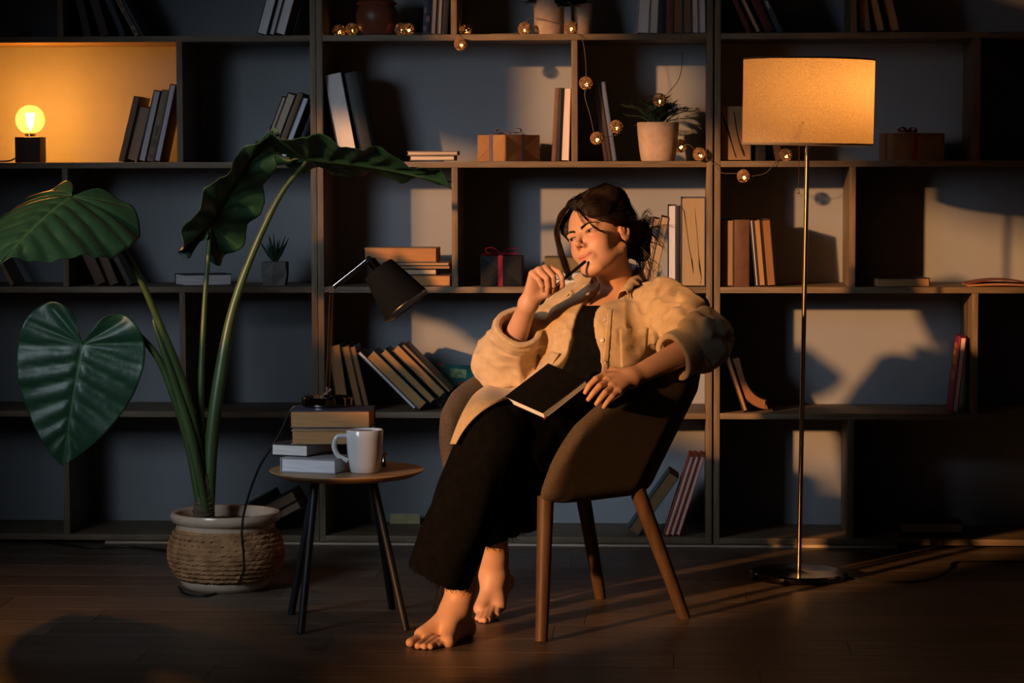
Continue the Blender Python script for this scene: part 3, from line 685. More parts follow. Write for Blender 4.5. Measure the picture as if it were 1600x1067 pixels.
b = MB(); b.lathe([(.0001, hm*.8), (rm*.9, hm*.8)], 40); b.f = [f for f in b.f]; b.build('coffee', pm('coffee', (.03, .014, .008), .15), e)
# small brass trinket
q = GZ(600, 728, z0); e = empty('trinket', (q.x, q.y, TZ+.0004), label='tiny brass and black trinket beside the mug', cat='trinket')
b = MB(); b.lathe([(.0001, 0), (.006, 0), (.0068, .004), (.005, .011), (.0001, .013)], 16, Matrix.Translation((0, -.01, 0))); b.build('black_foot', m_blackm, e)
b = MB(); b.lathe([(.0001, 0), (.008, 0), (.007, .012), (.0045, .018), (.0045, .028), (.010, .034), (.010, .037), (.0001, .038)], 20); b.build('brass_body', m_brass, e)
# ---------------------------------------------------------------- desk lamp
Yl = -1.36; q = U(511, 640, Yl); sl = (8.19+Yl)/FPX
q = GZ(511, 634, BKZ); Yl = q.y
e = empty('desk_lamp', (q.x, q.y, BKZ+.0004), label='black desk lamp with chrome base on the stacked books', cat='desk lamp'); og = e.location
rbs = 41*sl
b = MB(); b.lathe([(.0001, 0), (rbs-.002, 0), (rbs, .002), (rbs, .021), (rbs-.004, .0245), (.012, .0255), (.008, .03), (.0001, .03)], 56); b.build('base', pm('black_chrome', (.16, .155, .16), .07, metal=1, var=.03), e, angle=30)
def LP(px, py, dy=0): return U(px, py, Yl+dy)-og
b = MB(); b.tube([LP(509, 624), LP(516, 460)], .0034, 12); b.tube([LP(514, 624, .004), LP(520, 460, .004)], .0022, 10); b.build('pole', m_steel_dark, e)
b = MB(); j1 = LP(518, 452); b.tube([j1+Vector((0, -.010, 0)), j1+Vector((0, .010, 0))], .0095, 20); b.tube([j1, LP(508, 456)], [.005, .003], 10); b.build('joint', m_blackm, e)
b = MB(); b.tube([LP(505, 620), LP(518, 608)], .007, 10); b.tube([LP(512, 604), LP(512, 624)], .007, 12); b.build('joint', m_blackm, e)
b = MB(); b.tube([LP(521, 447, -.004), LP(574, 405, -.004)], .0037, 12); b.tube([LP(524, 450, .006), LP(577, 409, .006)], .0026, 10); b.build('arm', m_chrome, e)
j2 = LP(577, 404); b = MB(); b.tube([j2+Vector((0, -.010, 0)), j2+Vector((0, .011, 0))], .0075, 18); b.tube([j2, LP(584, 412)], .006, 12); b.build('joint', m_chrome, e)
axd = (LP(635.5, 478, -.014)-LP(591.5, 421)); ax = axd.normalized()
b = MB(); b.tube([LP(580, 407), LP(594, 424)], .0135, 20); b.tube([LP(578, 404), LP(583, 410)], [.006, .0135], 20); b.build('socket', m_steel_dark, e)
Q = ax.to_track_quat('Z', 'Y').to_matrix().to_4x4(); Q.translation = LP(591.5, 421)
La = axd.length; r1, r2 = 27*sl, 41.5*sl
fab = pm('black_shade_fabric', (.0045, .0045, .005), .9, var=.3, scale=220, bump=.2, bscale=500, spec=.08)
b = MB(); b.lathe([(r1, 0), (r2, La)], 56, Q); b.f = [f for f in b.f if len(f) == 4]; b.mi = [0]*len(b.f); so = b.build('lamp_shade', fab, e)
b = MB(); b.lathe([(r1-.0015, .001), (r2-.0015, La-.0005)], 56, Q); b.f = [f for f in b.f if len(f) == 4]; b.mi = [0]*len(b.f); b.build('shade_lining', pm('cream_lining', (.72, .62, .50), .6), so)
b = MB(); b.lathe([(r2-.002, La-.001), (r2+.0008, La-.001), (r2+.0008, La+.0012), (r2-.002, La+.0012), (r2-.002, La-.001)], 56, Q); b.build('shade_rim', m_brass, so)
b = MB(); b.lathe([(.0001, 0), (r1, 0)], 40, Q); b.build('shade_cap', fab, so)
b = MB(); b.lathe([(.010, .0), (.011, .02), (.022, .045), (.022, .06), (.012, .075), (.0001, .078)], 24, Q); b.build('light_bulb', pm('bulb_white', (.7, .68, .62), .2), so)
cp = [LP(470, 634, .0), LP(455, 640), LP(436, 680, .02), LP(405, 730, .05), U(384, 790, -1.10)-og, U(378, 830, -1.08)-og, U(381, 870, -1.06)-og, U(379, 895, -1.06)-og, GZ(365, 917)-og+Vector((0, -.045, .0038)), GZ(330, 928)-og+Vector((0, -.045, .0038)), GZ(295, 926)-og+Vector((0, -.045, .0038)), GZ(284, 915)-og+Vector((0, -.045, .0038))]
cp[4] = U(384, 790, -1.11)-og; cp[5] = U(378, 830, -1.10)-og; cp[6] = U(381, 870, -1.08)-og; cp[7] = U(379, 898, -1.05)-og
b = MB(); b.tube(spline([tuple(p) for p in cp], 8), .0034, 8); b.build('power_cord', m_cable, e)
# ---------------------------------------------------------------- big leaved plant in the woven basket pot
pc = Vector((0, -.84, 0)); pc.x = U(353, 860, -.84).x
sp_ = (8.19-.84)/FPX
zr = U(350, 799, -.84).z
e = empty('planter', pc, label='cream ceramic pot in a woven basket sleeve on a saucer', cat='planter')
m_cer = pm('cream_ceramic', (.44, .33, .24), .25, var=.06, scale=30, spec=.5)
r0 = 87*sp_
b = MB(); b.lathe([(.0001, .03), (.115, .03), (.14, zr*.5), (r0-.016, zr-.03), (r0-.003, zr-.024), (r0+.001, zr-.010), (r0-.003, zr), (r0-.012, zr+.001), (r0-.022, zr-.005), (r0-.024, zr-.03), (r0-.03, zr-.06), (.0001, zr-.06)], 64); b.build('ceramic_pot', m_cer, e, angle=60)
b = MB(); b.lathe([(.0001, 0), (.112, 0), (.124, .012), (.129, .027), (.126, .031), (.121, .028), (.114, .012), (.0001, .010)], 64); b.build('saucer', m_cer, e, angle=60)
b = MB()
def brad(t): return .113+.049*math.sin(math.pi*min(1, (t*.86+.10)))**.8-.004*t
nr = 12; zl, zh = .034, zr-.030
inner = []
for k in range(nr):
    t = (k+.5)/nr; z = zl+(zh-zl)*t; rr = brad(t); inner.append((rr-.006, z)); nseg = 42
    for j in range(nseg):
        a = 2*math.pi*(j+(k % 2)*.5+.15*rnd.random())/nseg; jit = rnd.uniform(.85, 1.2)
        tang = Vector((-math.sin(a), math.cos(a), 0)); rad_ = Vector((math.cos(a), math.sin(a), 0)); up = Vector((0, 0, 1))
        d = (tang*1+up*.20).normalized(); n2 = d.cross(rad_)
        cpt = rad_*(rr+rnd.uniform(-.001, .001))+up*z
        L_ = 2*math.pi*rr/nseg*1.0*jit; w1 = (zh-zl)/nr*.58; w2 = .0065
        vs = []
        for i, (fu, fw) in enumerate(((-1, 0), (-.62, .8), (0, 1), (.62, .8), (1, 0))):
            for m_ in range(6):
                an = m_*math.pi/3; vs.append(cpt+d*L_*fu+(n2*math.cos(an)*w1+rad_*math.sin(an)*w2)*max(fw, .04))
        b.add(vs, [(i*6+m_, i*6+(m_+1) % 6, (i+1)*6+(m_+1) % 6, (i+1)*6+m_) for i in range(4) for m_ in range(6)])
o = b.build('basket_weave', pm('seagrass', (.19, .083, .030), .7, var=.5, scale=30, bump=.3, bscale=160, col2=(.42, .215, .095)), e); o['kind'] = 'stuff'
b = MB(); b.lathe([(inner[0][0], zl)]+inner+[(inner[-1][0], zh)], 48); b.build('basket_lining', pm('seagrass_dark', (.04, .022, .012), .9), e)
b = MB()
P = []
for i in range(9):
    rr = (r0-.03)*i/8; P.append([(rr*math.cos(2*math.pi*j/32), rr*math.sin(2*math.pi*j/32), zr-.032+.006*math.sin(j*2.3+i)*(.5+.5*math.cos(i*1.7+j))) for j in range(33)])
b.grid(P); b.build('soil', pm('potting_soil', (.030, .020, .014), .95, var=.6, scale=90, bump=.8, bscale=200), e)
b = MB(); b.box((.03, -.045, zr-.034), (.085, -.02, zr-.018), bev=.006); b.build('wood_chip', pm('bark_chip', (.22, .14, .08), .8), e)
# plant
pl = empty('potted_plant', (pc.x-.062, pc.y, zr-.03), label='tall plant with large heart shaped leaves growing from the basket', cat='plant'); og = pl.location
def leaf_material(name, col, vein, rough=.33):
    mt = bpy.data.materials.new(name); mt.use_nodes = True; nt = mt.node_tree; N = nt.nodes; L = nt.links; bs = N['Principled BSDF']
    at_ = N.new('ShaderNodeAttribute'); at_.attribute_name = 'vein'
    no = N.new('ShaderNodeTexNoise'); no.inputs['Scale'].default_value = 22; cr = N.new('ShaderNodeValToRGB')
    tc = N.new('ShaderNodeTexCoord'); L.new(tc.outputs['Object'], no.inputs['Vector'])
    cr.color_ramp.elements[0].color = (*[k*.72 for k in col], 1); cr.color_ramp.elements[1].color = (*[k*1.25 for k in col], 1); L.new(no.outputs[0], cr.inputs[0])
    mx = N.new('ShaderNodeMix'); mx.data_type = 'RGBA'; L.new(at_.outputs['Fac'], mx.inputs['Factor']); L.new(cr.outputs[0], mx.inputs['A']); mx.inputs['B'].default_value = (*vein, 1)
    L.new(mx.outputs['Result'], bs.inputs['Base Color']); bs.inputs['Roughness'].default_value = rough; bs.inputs['Specular IOR Level'].default_value = .45
    n2 = N.new('ShaderNodeTexNoise'); n2.inputs['Scale'].default_value = 45; L.new(tc.outputs['Object'], n2.inputs['Vector']); bp = N.new('ShaderNodeBump'); bp.inputs['Strength'].default_value = .35; bp.inputs['Distance'].default_value = .004; L.new(n2.outputs[0], bp.inputs['Height']); L.new(bp.outputs[0], bs.inputs['Normal'])
    return mt
m_leaf = leaf_material('leaf_green', (.010, .040, .019), (.034, .088, .036), .45)
m_stem = pm('stem_green', (.034, .058, .017), .4, var=.3, scale=12, stretch=(3, 3, .5), spec=.4)
HALF = [(0, 0), (.045, .10), (.10, .215), (.19, .285), (.30, .29), (.40, .215), (.465, .10), (.495, -.06), (.475, -.24), (.42, -.42), (.335, -.60), (.215, -.78), (.095, -.92), (0, -1.0)]
def leaf(attach, tip_dir, normal, L_, wx=1.0, fold=0., droop=0., wave=.02, curl=0., nwave=5, seed=0, name='leaf'):
    ey = -Vector(tip_dir).normalized(); ez = Vector(normal); ez = (ez-ey*ez.dot(ey)).normalized(); ex = ey.cross(ez)
    half = [np.array(q) for q in spline(HALF, 5)]; n = len(half); rg = random.Random(seed)
    segs = [((0, .0), (0, -1.))]
    for sgn in (-1, 1):
        segs += [((0, 0), (sgn*.27, .24)), ((0, 0), (sgn*.44, .10)), ((0, -.02), (sgn*.48, -.10)), ((0, -.14), (sgn*.46, -.30)), ((0, -.28), (sgn*.41, -.46)), ((0, -.43), (sgn*.33, -.62)), ((0, -.58), (sgn*.23, -.76)), ((0, -.72), (sgn*.13, -.88))]
    V = []; ve = []; F = []; ns = 26
    for sgn in (-1, 1):
        base = len(V)
        for i, q in enumerate(half):
            for k in range(ns):
                s_ = k/(ns-1)
                # rays start on the midrib so that lateral veins run cleanly
                m0 = min(0, q[1])*.75
                x_ = sgn*q[0]*s_; y_ = m0*(1-s_)+q[1]*s_ if q[1] < 0 else q[1]*s_
                dm = 9; 
                for (a0, b0), (a1, b1) in segs:
                    dx, dy = a1-a0, b1-b0; t = max(0, min(1, ((x_-a0)*dx+(y_-b0)*dy)/(dx*dx+dy*dy)))
                    dd = math.hypot(x_-a0-t*dx, y_-b0-t*dy)+(0.004 if a1 != 0 else 0)
                    if dd < dm: dm = dd
                z_ = .030*min(1, dm/.055)**.8-fold*abs(x_)-droop*(y_*y_ if y_ < 0 else .5*y_*y_)-curl*x_*x_*3
                z_ += wave*(s_**3)*math.sin(nwave*math.pi*i/(n-1)*2+sgn*1.3+seed)
                V.append(Vector(attach)+L_*(ex*x_*wx+ey*y_+ez*z_)-og); ve.append(max(0, 1-dm/.016)**.7)
        for i in range(n-1):
            for k in range(ns-1):
                a = base+i*ns+k; f = (a, a+1, a+ns+1, a+ns); F.append(f if sgn > 0 else f[::-1])
    me = bpy.data.meshes.new(name); me.from_pydata([tuple(v) for v in V], [], F); me.update()
    at_ = me.attributes.new('vein', 'FLOAT', 'POINT'); at_.data.foreach_set('value', ve)
    bm = bmesh.new(); bm.from_mesh(me); bmesh.ops.remove_doubles(bm, verts=list(bm.verts), dist=.0002)
    for f in bm.faces: f.smooth = True
    bm.to_mesh(me); bm.free(); me.materials.append(m_leaf)
    o = bpy.data.objects.new(name, me); COL.objects.link(o); o.parent = pl
    sd = o.modifiers.new('thickness', 'SOLIDIFY'); sd.thickness = .0012
    return o
def stem(pts, rad):
    Ps = spline([(*U(x_, y_, Y_), r_) for (x_, y_, Y_), r_ in zip(pts, rad)], 8)
    b = MB(); b.tube([Vector(p[:3])-og for p in Ps], [max(.002, p[3]) for p in Ps], 14); return b.build('stem', m_stem, pl)
leaf(U(129, 538, -.93), U(93, 735, -.95)-U(129, 538, -.93), Vector((.12, -1, .22)), .345, 1.04, fold=.04, droop=.10, wave=.020, seed=1)
leaf(U(112, 308, -.98), Vector((-.30, -.80, -.30)), Vector((.05, -.48, .88)), .36, 1.15, fold=.20, droop=.16, wave=.022, seed=2, curl=.25)
leaf(U(328, 350, -.80), U(415, 188, -.86)-U(328, 350, -.80), Vector((.80, -.58, .12)), .345, .66, fold=-.16, droop=-.12, wave=.045, seed=4, nwave=6)
leaf(U(478, 252, -.74), Vector((.93, -.05, -.06)), Vector((-.10, .23, .96)), .42, 1.05, fold=-.04, droop=.10, wave=.03, seed=6, nwave=6)
stem([(322, 800, -.84), (306, 690, -.85), (285, 600, -.87), (255, 520, -.89), (213, 425, -.92), (165, 355, -.95), (113, 309, -.975)], [.016, .016, .014, .011, .0085, .007, .005])
stem([(318, 800, -.83), (313, 690, -.82), (314, 600, -.81), (320, 470, -.80), (326, 390, -.80), (328, 351, -.80)], [.015, .014, .010, .0075, .0065, .005])
stem([(326, 800, -.84), (330, 700, -.83), (342, 600, -.82), (362, 490, -.80), (395, 395, -.78), (438, 305, -.76), (478, 253, -.742)], [.017, .019, .019, .013, .0105, .008, .005])
stem([(314, 800, -.85), (296, 700, -.85), (272, 620, -.86), (244, 555, -.87), (200, 512, -.89), (158, 508, -.905), (130, 536, -.922)], [.012, .012, .0115, .010, .008, .006, .004])
stem([(322, 800, -.86), (300, 690, -.87), (270, 590, -.885), (243, 512, -.895), (240, 495, -.895)], [.010, .014, .012, .006, .001])
b = MB(); Ps = spline([(*U(320, 812, -.84), .030), (*U(318, 800, -.84), .031), (*U(319, 788, -.84), .028), (*U(319, 770, -.84), .024), (*U(318, 740, -.84), .020)], 6)
b.tube([Vector(p[:3])-og for p in Ps], [p[3]*(1+.07*math.sin(i*2.1)) for i, p in enumerate(Ps)], 18); b.build('trunk', pm('ringed_trunk', (.075, .050, .028), .8, var=.6, scale=14, stretch=(1, 1, 6), bump=.5, bscale=60), pl)
# ---------------------------------------------------------------- gifts, pots, small plants, string lights
m_kraft = pm('kraft_paper', (.26, .135, .060), .42, var=.2, scale=14, bump=.2, bscale=24, spec=.4)
def ribbon_strip(b, pts, wdir, w_):
    pts = [Vector(p) for p in pts]; wd = Vector(wdir).normalized()*w_/2
    P = [[p-wd, p+wd] for p in pts]; b.grid([[tuple(a), tuple(c)] for a, c in P])
def gift(px, r, Y, w_, d, h, yaw, mpaper, mrib, label, rw=.014, bow=.045, bowdir=0, rx=.5, ry=.5):
    p = U(px, {1: 250, 2: 447}[r], Y); e = empty('gift_box', (p.x, p.y, ztop(r)+.0004), (0, 0, R(yaw)), label, 'gift box')
    b = MB(); b.box((-w_/2, -d/2, 0), (w_/2, d/2, h), bev=.0022); bx_ = b.build('wrapped_box', mpaper, e)
    # folded paper flaps on the front and right side
    b = MB(); hw = w_/2
    y_ = -d/2-.0007
    b.add([(-hw*.96, y_, h*.98), (-hw*.1, y_, h*.52), (-hw*.96, y_, h*.03)], [(0, 1, 2)]); b.add([(hw*.96, y_, h*.98), (hw*.1, y_, h*.52), (hw*.96, y_, h*.03)], [(0, 2, 1)])
    x_ = w_/2+.0007; b.add([(x_, -d*.48, h*.98), (x_, -d*.05, h*.52), (x_, -d*.48, h*.03)], [(0, 1, 2)]); b.add([(x_, d*.48, h*.98), (x_, d*.05, h*.52), (x_, d*.48, h*.03)], [(0, 2, 1)])
    o = b.build('paper_flap', mpaper, bx_, smooth=False); sd = o.modifiers.new('t', 'SOLIDIFY'); sd.thickness = .0006
    b = MB(); k = .0012; xx = -hw+w_*rx; yy = -d/2+d*ry
    ribbon_strip(b, [(xx, -d/2-k, 0), (xx, -d/2-k, h+k), (xx, d/2+k, h+k), (xx, d/2+k, 0)], (1, 0, 0), rw)
    ribbon_strip(b, [(-hw-k, yy, 0), (-hw-k, yy, h+k*1.3), (hw+k, yy, h+k*1.3), (hw+k, yy, 0)], (0, 1, 0), rw)
    o = b.build('ribbon', mrib, e, smooth=False); sd = o.modifiers.new('t', 'SOLIDIFY'); sd.thickness = .0005
    b = MB()
    for sg in (-1, 1):
        a = R(bowdir); dx = Vector((math.cos(a), math.sin(a), 0))*sg
        o0 = Vector((xx, yy, h+.002)); side = Vector((-dx.y, dx.x, 0))
        lp = spline([tuple(o0), tuple(o0+dx*bow*.5+Vector((0, 0, bow*.42))), tuple(o0+dx*bow*1.0+Vector((0, 0, bow*.38))), tuple(o0+dx*bow*.95+Vector((0, 0, bow*.1))), tuple(o0+dx*bow*.4+Vector((0, 0, .004))), tuple(o0+Vector((0, 0, .002)))], 7)
        ribbon_strip(b, lp, side+Vector((0, 0, .25)), rw*.9)
        tl = spline([tuple(o0), tuple(o0+dx*bow*.6+side*bow*.3+Vector((0, 0, .008))), tuple(o0+dx*bow*1.2+side*bow*.5+Vector((0, 0, .002)))], 6); ribbon_strip(b, tl, side, rw*.85)
    b.lathe([(.0001, 0), (.006, .002), (.007, .006), (.0001, .010)], 10, Matrix.Translation((xx, yy, h)))
    o = b.build('bow', mrib, e); sd = o.modifiers.new('t', 'SOLIDIFY'); sd.thickness = .0005
    return e
m_lil = pm('lilac_ribbon', (.10, .085, .13), .35, var=.15, scale=90, spec=.5)
m_redr = pm('red_ribbon', (.30, .012, .035), .3, var=.2, scale=90, spec=.5)
m_blkp = pm('black_paper', (.006, .006, .007), .55, var=.3, scale=20, bump=.2, bscale=30, spec=.15)
gift(795, 1, .115, .115, .165, .082, -38, m_kraft, m_lil, 'kraft paper gift tied with a lilac grey ribbon', bow=.04, bowdir=20)
gift(1424, 1, .12, .165, .13, .084, 16, pm('kraft_paper_plain', (.20, .115, .055), .5, var=.2, scale=14, bump=.2, bscale=24), m_redr, 'brown paper gift with red bow right of the lamp shade', bow=.036, rx=.42, bowdir=25)
gift(785, 2, .10, .130, .10, .094, 0, m_blkp, m_redr, 'black gift box with a crimson ribbon and bow', bow=.048, rx=.48)
# plain pots
def pot(px, py, r, Y, prof, mt, label, name='plant_pot', cat='pot', n=48):
    p = U(px, py, Y); e = empty(name, (p.x, p.y, ztop(r)+.0004), label=label, cat=cat); b = MB(); b.lathe(prof, n); b.build('pot_body', mt, e, angle=50); return e
m_beige = pm('beige_stoneware', (.40, .29, .22), .7, var=.12, scale=40, bump=.3, bscale=160)
m_terra = pm('terracotta_glaze', (.15, .040, .022), .42, var=.15, scale=12, spec=.4)
s2 = 8.29/FPX
rj = 33*s2
e = pot(589, 53, 0, .12, [(.0001, 0), (rj*.62, 0), (rj*.66, .006), (rj*.86, .025), (rj*.99, .052), (rj, .066), (rj*.95, .082), (rj*.86, .092), (rj*.84, .096), (rj*.96, .101), (rj*.97, .104), (rj*.80, .104), (.0001, .10)], m_terra, 'round red terracotta jar with lid on the upper middle shelf', 'lidded_jar', 'jar')
b = MB(); b.lathe([(rj*.90, .1045), (rj*.86, .110), (rj*.5, .122), (rj*.18, .126), (rj*.14, .134), (rj*.2, .146), (.0001, .150)], 40); b.build('lid', m_terra, e, angle=50)
def foliage(e, z, spread, h, n, leafw, leafl, mt, seed, name='foliage', droop=.5, narrow=False, zmin=-.03):
    rg = random.Random(seed); b = MB(); st = MB()
    for k in range(n):
        a = rg.uniform(0, 2*math.pi); rr = spread*rg.uniform(.15, 1); hh = h*rg.uniform(.35, 1)*(1-.35*rr/spread)
        base = Vector((rg.uniform(-.012, .012), rg.uniform(-.012, .012), z-.004)); tip = Vector((rr*math.cos(a), rr*math.sin(a)*.85, z+hh-droop*rr*rg.uniform(.2, 1)))
        mid = (base+tip)/2+Vector((0, 0, .3*hh)); pts = [Vector(p) for p in spline([tuple(base), tuple(mid), tuple(tip)], 6)]
        st.tube(pts, [.0014]*len(pts), 5)
        for i in range(2, len(pts)):
            for s_ in (-1, 1, 0):
                d = (pts[i]-pts[i-1]).normalized(); side = d.cross(Vector((0, 0, 1))); side = side.normalized() if side.length > .01 else Vector((1, 0, 0))
                dirv = (d*.7+side*s_*(.9 if s_ else 0)+Vector((0, 0, rg.uniform(-.3, .5)))).normalized()
                l_ = leafl*rg.uniform(.7, 1.2); w_ = leafw*rg.uniform(.7, 1.2); nv = dirv.cross(side if s_ == 0 else d); nv = nv.normalized() if nv.length > .01 else Vector((0, 0, 1)); wv = nv.cross(dirv)
                p0 = pts[i]; b.add([p0, p0+dirv*l_*.45+wv*w_/2+nv*w_*.15, p0+dirv*l_, p0+dirv*l_*.45-wv*w_/2+nv*w_*.15], [(0, 1, 2, 3)])
    st.build('stalk', pm('stalk_dark_green', (.03, .05, .02), .6), e)
    o = b.build(name, mt, e, angle=80); o['kind'] = 'stuff'; return o
m_fol = pm('dark_foliage', (.018, .055, .022), .5, var=.5, scale=40)
m_fir = pm('fir_foliage', (.014, .040, .026), .55, var=.5, scale=40)
def cyl_pot(rt, rb_, h): return [(.0001, 0), (rb_-.003, 0), (rb_, .003), (rt, h-.002), (rt-.001, h), (rt-.006, h), (rt-.008, h-.03), (.0001, h-.03)]
e = pot(858, 53, 0, .10, cyl_pot(24*s2, 23*s2, .125), m_beige, 'tall beige planter with trailing leaves on the upper middle shelf', 'planter', 'planter'); foliage(e, .122, .085, .06, 22, .018, .034, m_fol, 3, droop=.9)
e = pot(909, 53, 0, .17, cyl_pot(17*s2, 16*s2, .10), m_beige, 'smaller beige planter right of the leafy planter', 'planter', 'planter'); foliage(e, .098, .05, .07, 14, .016, .03, m_fol, 5, droop=.4)
e = pot(1028, 250, 1, .11, [(.0001, 0), (25*s2, 0), (26.5*s2, .004), (29*s2, .035), (32*s2, .09), (32.6*s2, .116), (31.5*s2, .120), (29*s2, .119), (28*s2, .09), (.0001, .088)], m_beige, 'round beige stoneware pot holding a bushy fir plant', 'planter', 'planter'); foliage(e, .112, .125, .115, 44, .0045, .024, m_fir, 8, droop=.25)
# succulent in a faceted grey pot
p = U(430, 446, .10); e = empty('succulent', (p.x, p.y, ztop(2)+.0004), label='small spiky succulent in a faceted grey concrete pot', cat='plant')
b = MB(); hw = .040; hh = .074
tp = [(-hw*.95, -hw*.9, hh), (0, -hw*1.0, hh), (hw*.95, -hw*.9, hh), (hw, 0, hh), (hw*.95, hw*.9, hh), (0, hw, hh), (-hw*.95, hw*.9, hh), (-hw, 0, hh)]
md = [(-hw, -hw*.6, hh*.5), (-.004, -hw*1.12, hh*.45), (hw, -hw*.6, hh*.5), (hw*1.08, 0, hh*.45), (hw, hw*.6, hh*.5), (0, hw*1.1, hh*.5), (-hw, hw*.6, hh*.5), (-hw*1.08, 0, hh*.5)]
bt = [(-hw*.85, -hw*.8, 0), (0, -hw*.85, 0), (hw*.85, -hw*.8, 0), (hw*.85, 0, 0), (hw*.85, hw*.8, 0), (0, hw*.8, 0), (-hw*.85, hw*.8, 0), (-hw*.85, 0, 0)]
vs_ = bt+md+tp; fs_ = []
for i in range(8):
    j = (i+1) % 8
    for o_ in (0, 8):
        if (i+o_//8) % 2: fs_ += [(i+o_, j+o_, j+o_+8), (i+o_, j+o_+8, i+o_+8)]
        else: fs_ += [(i+o_, j+o_, i+o_+8), (j+o_, j+o_+8, i+o_+8)]
fs_ += [tuple(range(7, -1, -1)), tuple(range(16, 24))]
b.add(vs_, fs_); b.build('concrete_pot', pm('grey_concrete', (.16, .155, .15), .85, var=.15, scale=40, bump=.3, bscale=120), e, smooth=False)
m_suc = pm('succulent_green', (.022, .06, .034), .5, var=.3, scale=30)
rg = random.Random(4)
for k in range(18):
    a = k*2.4; ln = .045+.045*rg.random(); out = .15+.75*(k/18); d0 = Vector((math.cos(a)*out, math.sin(a)*out, 1)).normalized()
    pts = spline([(0, 0, hh-.002), tuple(Vector((0, 0, hh))+d0*ln*.5), tuple(Vector((0, 0, hh))+d0*ln+Vector((0, 0, .010)))], 4)
    b = MB(); b.tube(pts, [.0055, .006, .0062, .006, .005, .004, .003, .002, .0006][:len(pts)], 7, flat=.45); b.build('spike_leaf', m_suc, e)
# ---------------------------------------------------------------- string of rattan ball lights
sl_ = empty('string_lights', U(720, 60, -.02), label='string of small rattan ball lights draped over the shelves', cat='string lights'); og = sl_.location
m_rat = pm('rattan_ball', (.22, .125, .065), .7, var=.4, scale=60)
m_glow = emission('fairy_glow', (1.0, .46, .10), 28)
m_wire = pm('clear_wire', (.10, .08, .06), .4)
balls = [(530, 48, .10), (550, 46, .12), (627, 46, .06), (638, 46, .05), (727, 47, .16), (720, 69, -.022), (820, 45, .04), (892, 43, .035), (915.5, 130, -.022), (932.5, 216, -.010), (963, 198, .10), (1030, 156, .04), (1063, 228, .19), (1093, 241, -.018), (1162, 275, -.022), (1228, 242, .015)]
def rattan_mesh(seed):
    rg = random.Random(seed); b = MB(); r_ = .0200
    for k in range(19):
        ax_ = Vector((rg.gauss(0, 1), rg.gauss(0, 1), rg.gauss(0, 1))).normalized(); u_ = ax_.orthogonal().normalized(); v_ = ax_.cross(u_)
        rr = r_*rg.uniform(.96, 1.02); off = ax_*r_*rg.uniform(-.45, .45); r2_ = math.sqrt(max(1e-8, rr*rr-off.length_squared))
        b.tube([off+r2_*(math.cos(t*2*math.pi/18)*u_+math.sin(t*2*math.pi/18)*v_) for t in range(19)], .0012, 5, cap=False)
    return b.mesh('rattan')
rms = [rattan_mesh(k) for k in range(4)]
for m_ in rms: m_.materials.append(m_rat); smooth_mesh(m_, 60)
b = MB(); b.lathe([(.0001, -.005), (.0046, -.001), (.0046, .003), (.0001, .007)], 8); gme = b.mesh('bulb'); gme.materials.append(m_glow)
rg = random.Random(2)
for k, (x_, y_, Y_) in enumerate(balls):
    o = bpy.data.objects.new('rattan_ball', rms[k % 4]); COL.objects.link(o); o.parent = sl_; o.location = U(x_, y_, Y_)-og; o.rotation_euler = (rg.random()*6, rg.random()*6, rg.random()*6)
    g_ = bpy.data.objects.new('led_bulb', gme); COL.objects.link(g_); g_.parent = o; g_.location = o.rotation_euler.to_matrix().inverted() @ Vector((.002, -.007, -.005))
def wire(pts): 
    b = MB(); b.tube([Vector(p)-og for p in spline([tuple(U(*q)) for q in pts], 6)], .0011, 5); return b
wb = MB()
for pts in ([(530, 52, .10), (550, 52, .12), (590, 51, .04), (627, 51, .06), (650, 52, .03), (672, 52, .012), (700, 58, -.012), (716, 62, -.02)], [(716, 62, -.02), (720, 54, .01), (727, 50, .15)], [(727, 52, .16), (775, 53, .12), (815, 50, .05), (822, 35, .045), (832, 28, .04), (862, 34, .032), (892, 43, .03)], [(894, 46, .02), (905, 55, -.012), (911, 66, -.018), (915, 95, -.020), (916, 122, -.022)], [(915, 138, -.022), (914, 152, -.02), (922, 180, -.018), (928, 208, -.012)], [(936, 216, -.005), (955, 213, .05), (968, 208, .09), (966, 198, .10)], [(1066, 83, .26), (1066, 100, .2), (1060, 125, .08), (1040, 150, .045)], [(1063, 228, .19), (1076, 226, .05), (1086, 234, -.012)], [(1100, 246, -.02), (1117, 257, -.018), (1128, 270, -.016), (1148, 271, -.02), (1158, 272, -.022)], [(1170, 276, -.022), (1195, 271, -.018), (1210, 256, -.012), (1224, 243, .01)]):
    wire(pts).build('wire', m_wire, sl_)
# ---------------------------------------------------------------- armchair
CO = np.array([-.276, -1.28, 0.0]); CF = np.array([-.79, -.61, 0.0]); CF /= np.linalg.norm(CF); CL = np.cross([0, 0, 1.0], CF)
def cl(u, v, z): return CO+u*CF+v*CL+np.array([0, 0, z])
_ca, _sa = math.cos(R(8)), math.sin(R(8)); SF = CF*_ca+CL*_sa; SL = CL*_ca-CF*_sa      # the shell is swivelled a little on its legs
def chair_uvz(p):
    q = p-CO; return q@SF, q@SL, q[:, 2]
SEATZ = .415
def tub2d(u, v, z):
    """signed distance (plan) to the tub outline at height z"""
    W = .192+.116*np.clip((z-.33)/.27, 0, 1); Ub = -.205-.125*np.clip((z-.32)/.5, 0, 1.1)
    rc = .17; x0 = Ub; hx = (.75-x0)/2; cx = (.75+x0)/2
    qx = np.abs(u-cx)-(hx-rc); qy = np.abs(v)-(W-rc)
    return np.sqrt(np.maximum(qx, 0)**2+np.maximum(qy, 0)**2)+np.minimum(np.maximum(qx, qy), 0)-rc
def arm_top(u): return np.interp(u, [-.40, -.30, -.22, -.12, 0, .08, .15, .20, .24, .27], [.860, .845, .775, .705, .650, .620, .588, .545, .47, .36])
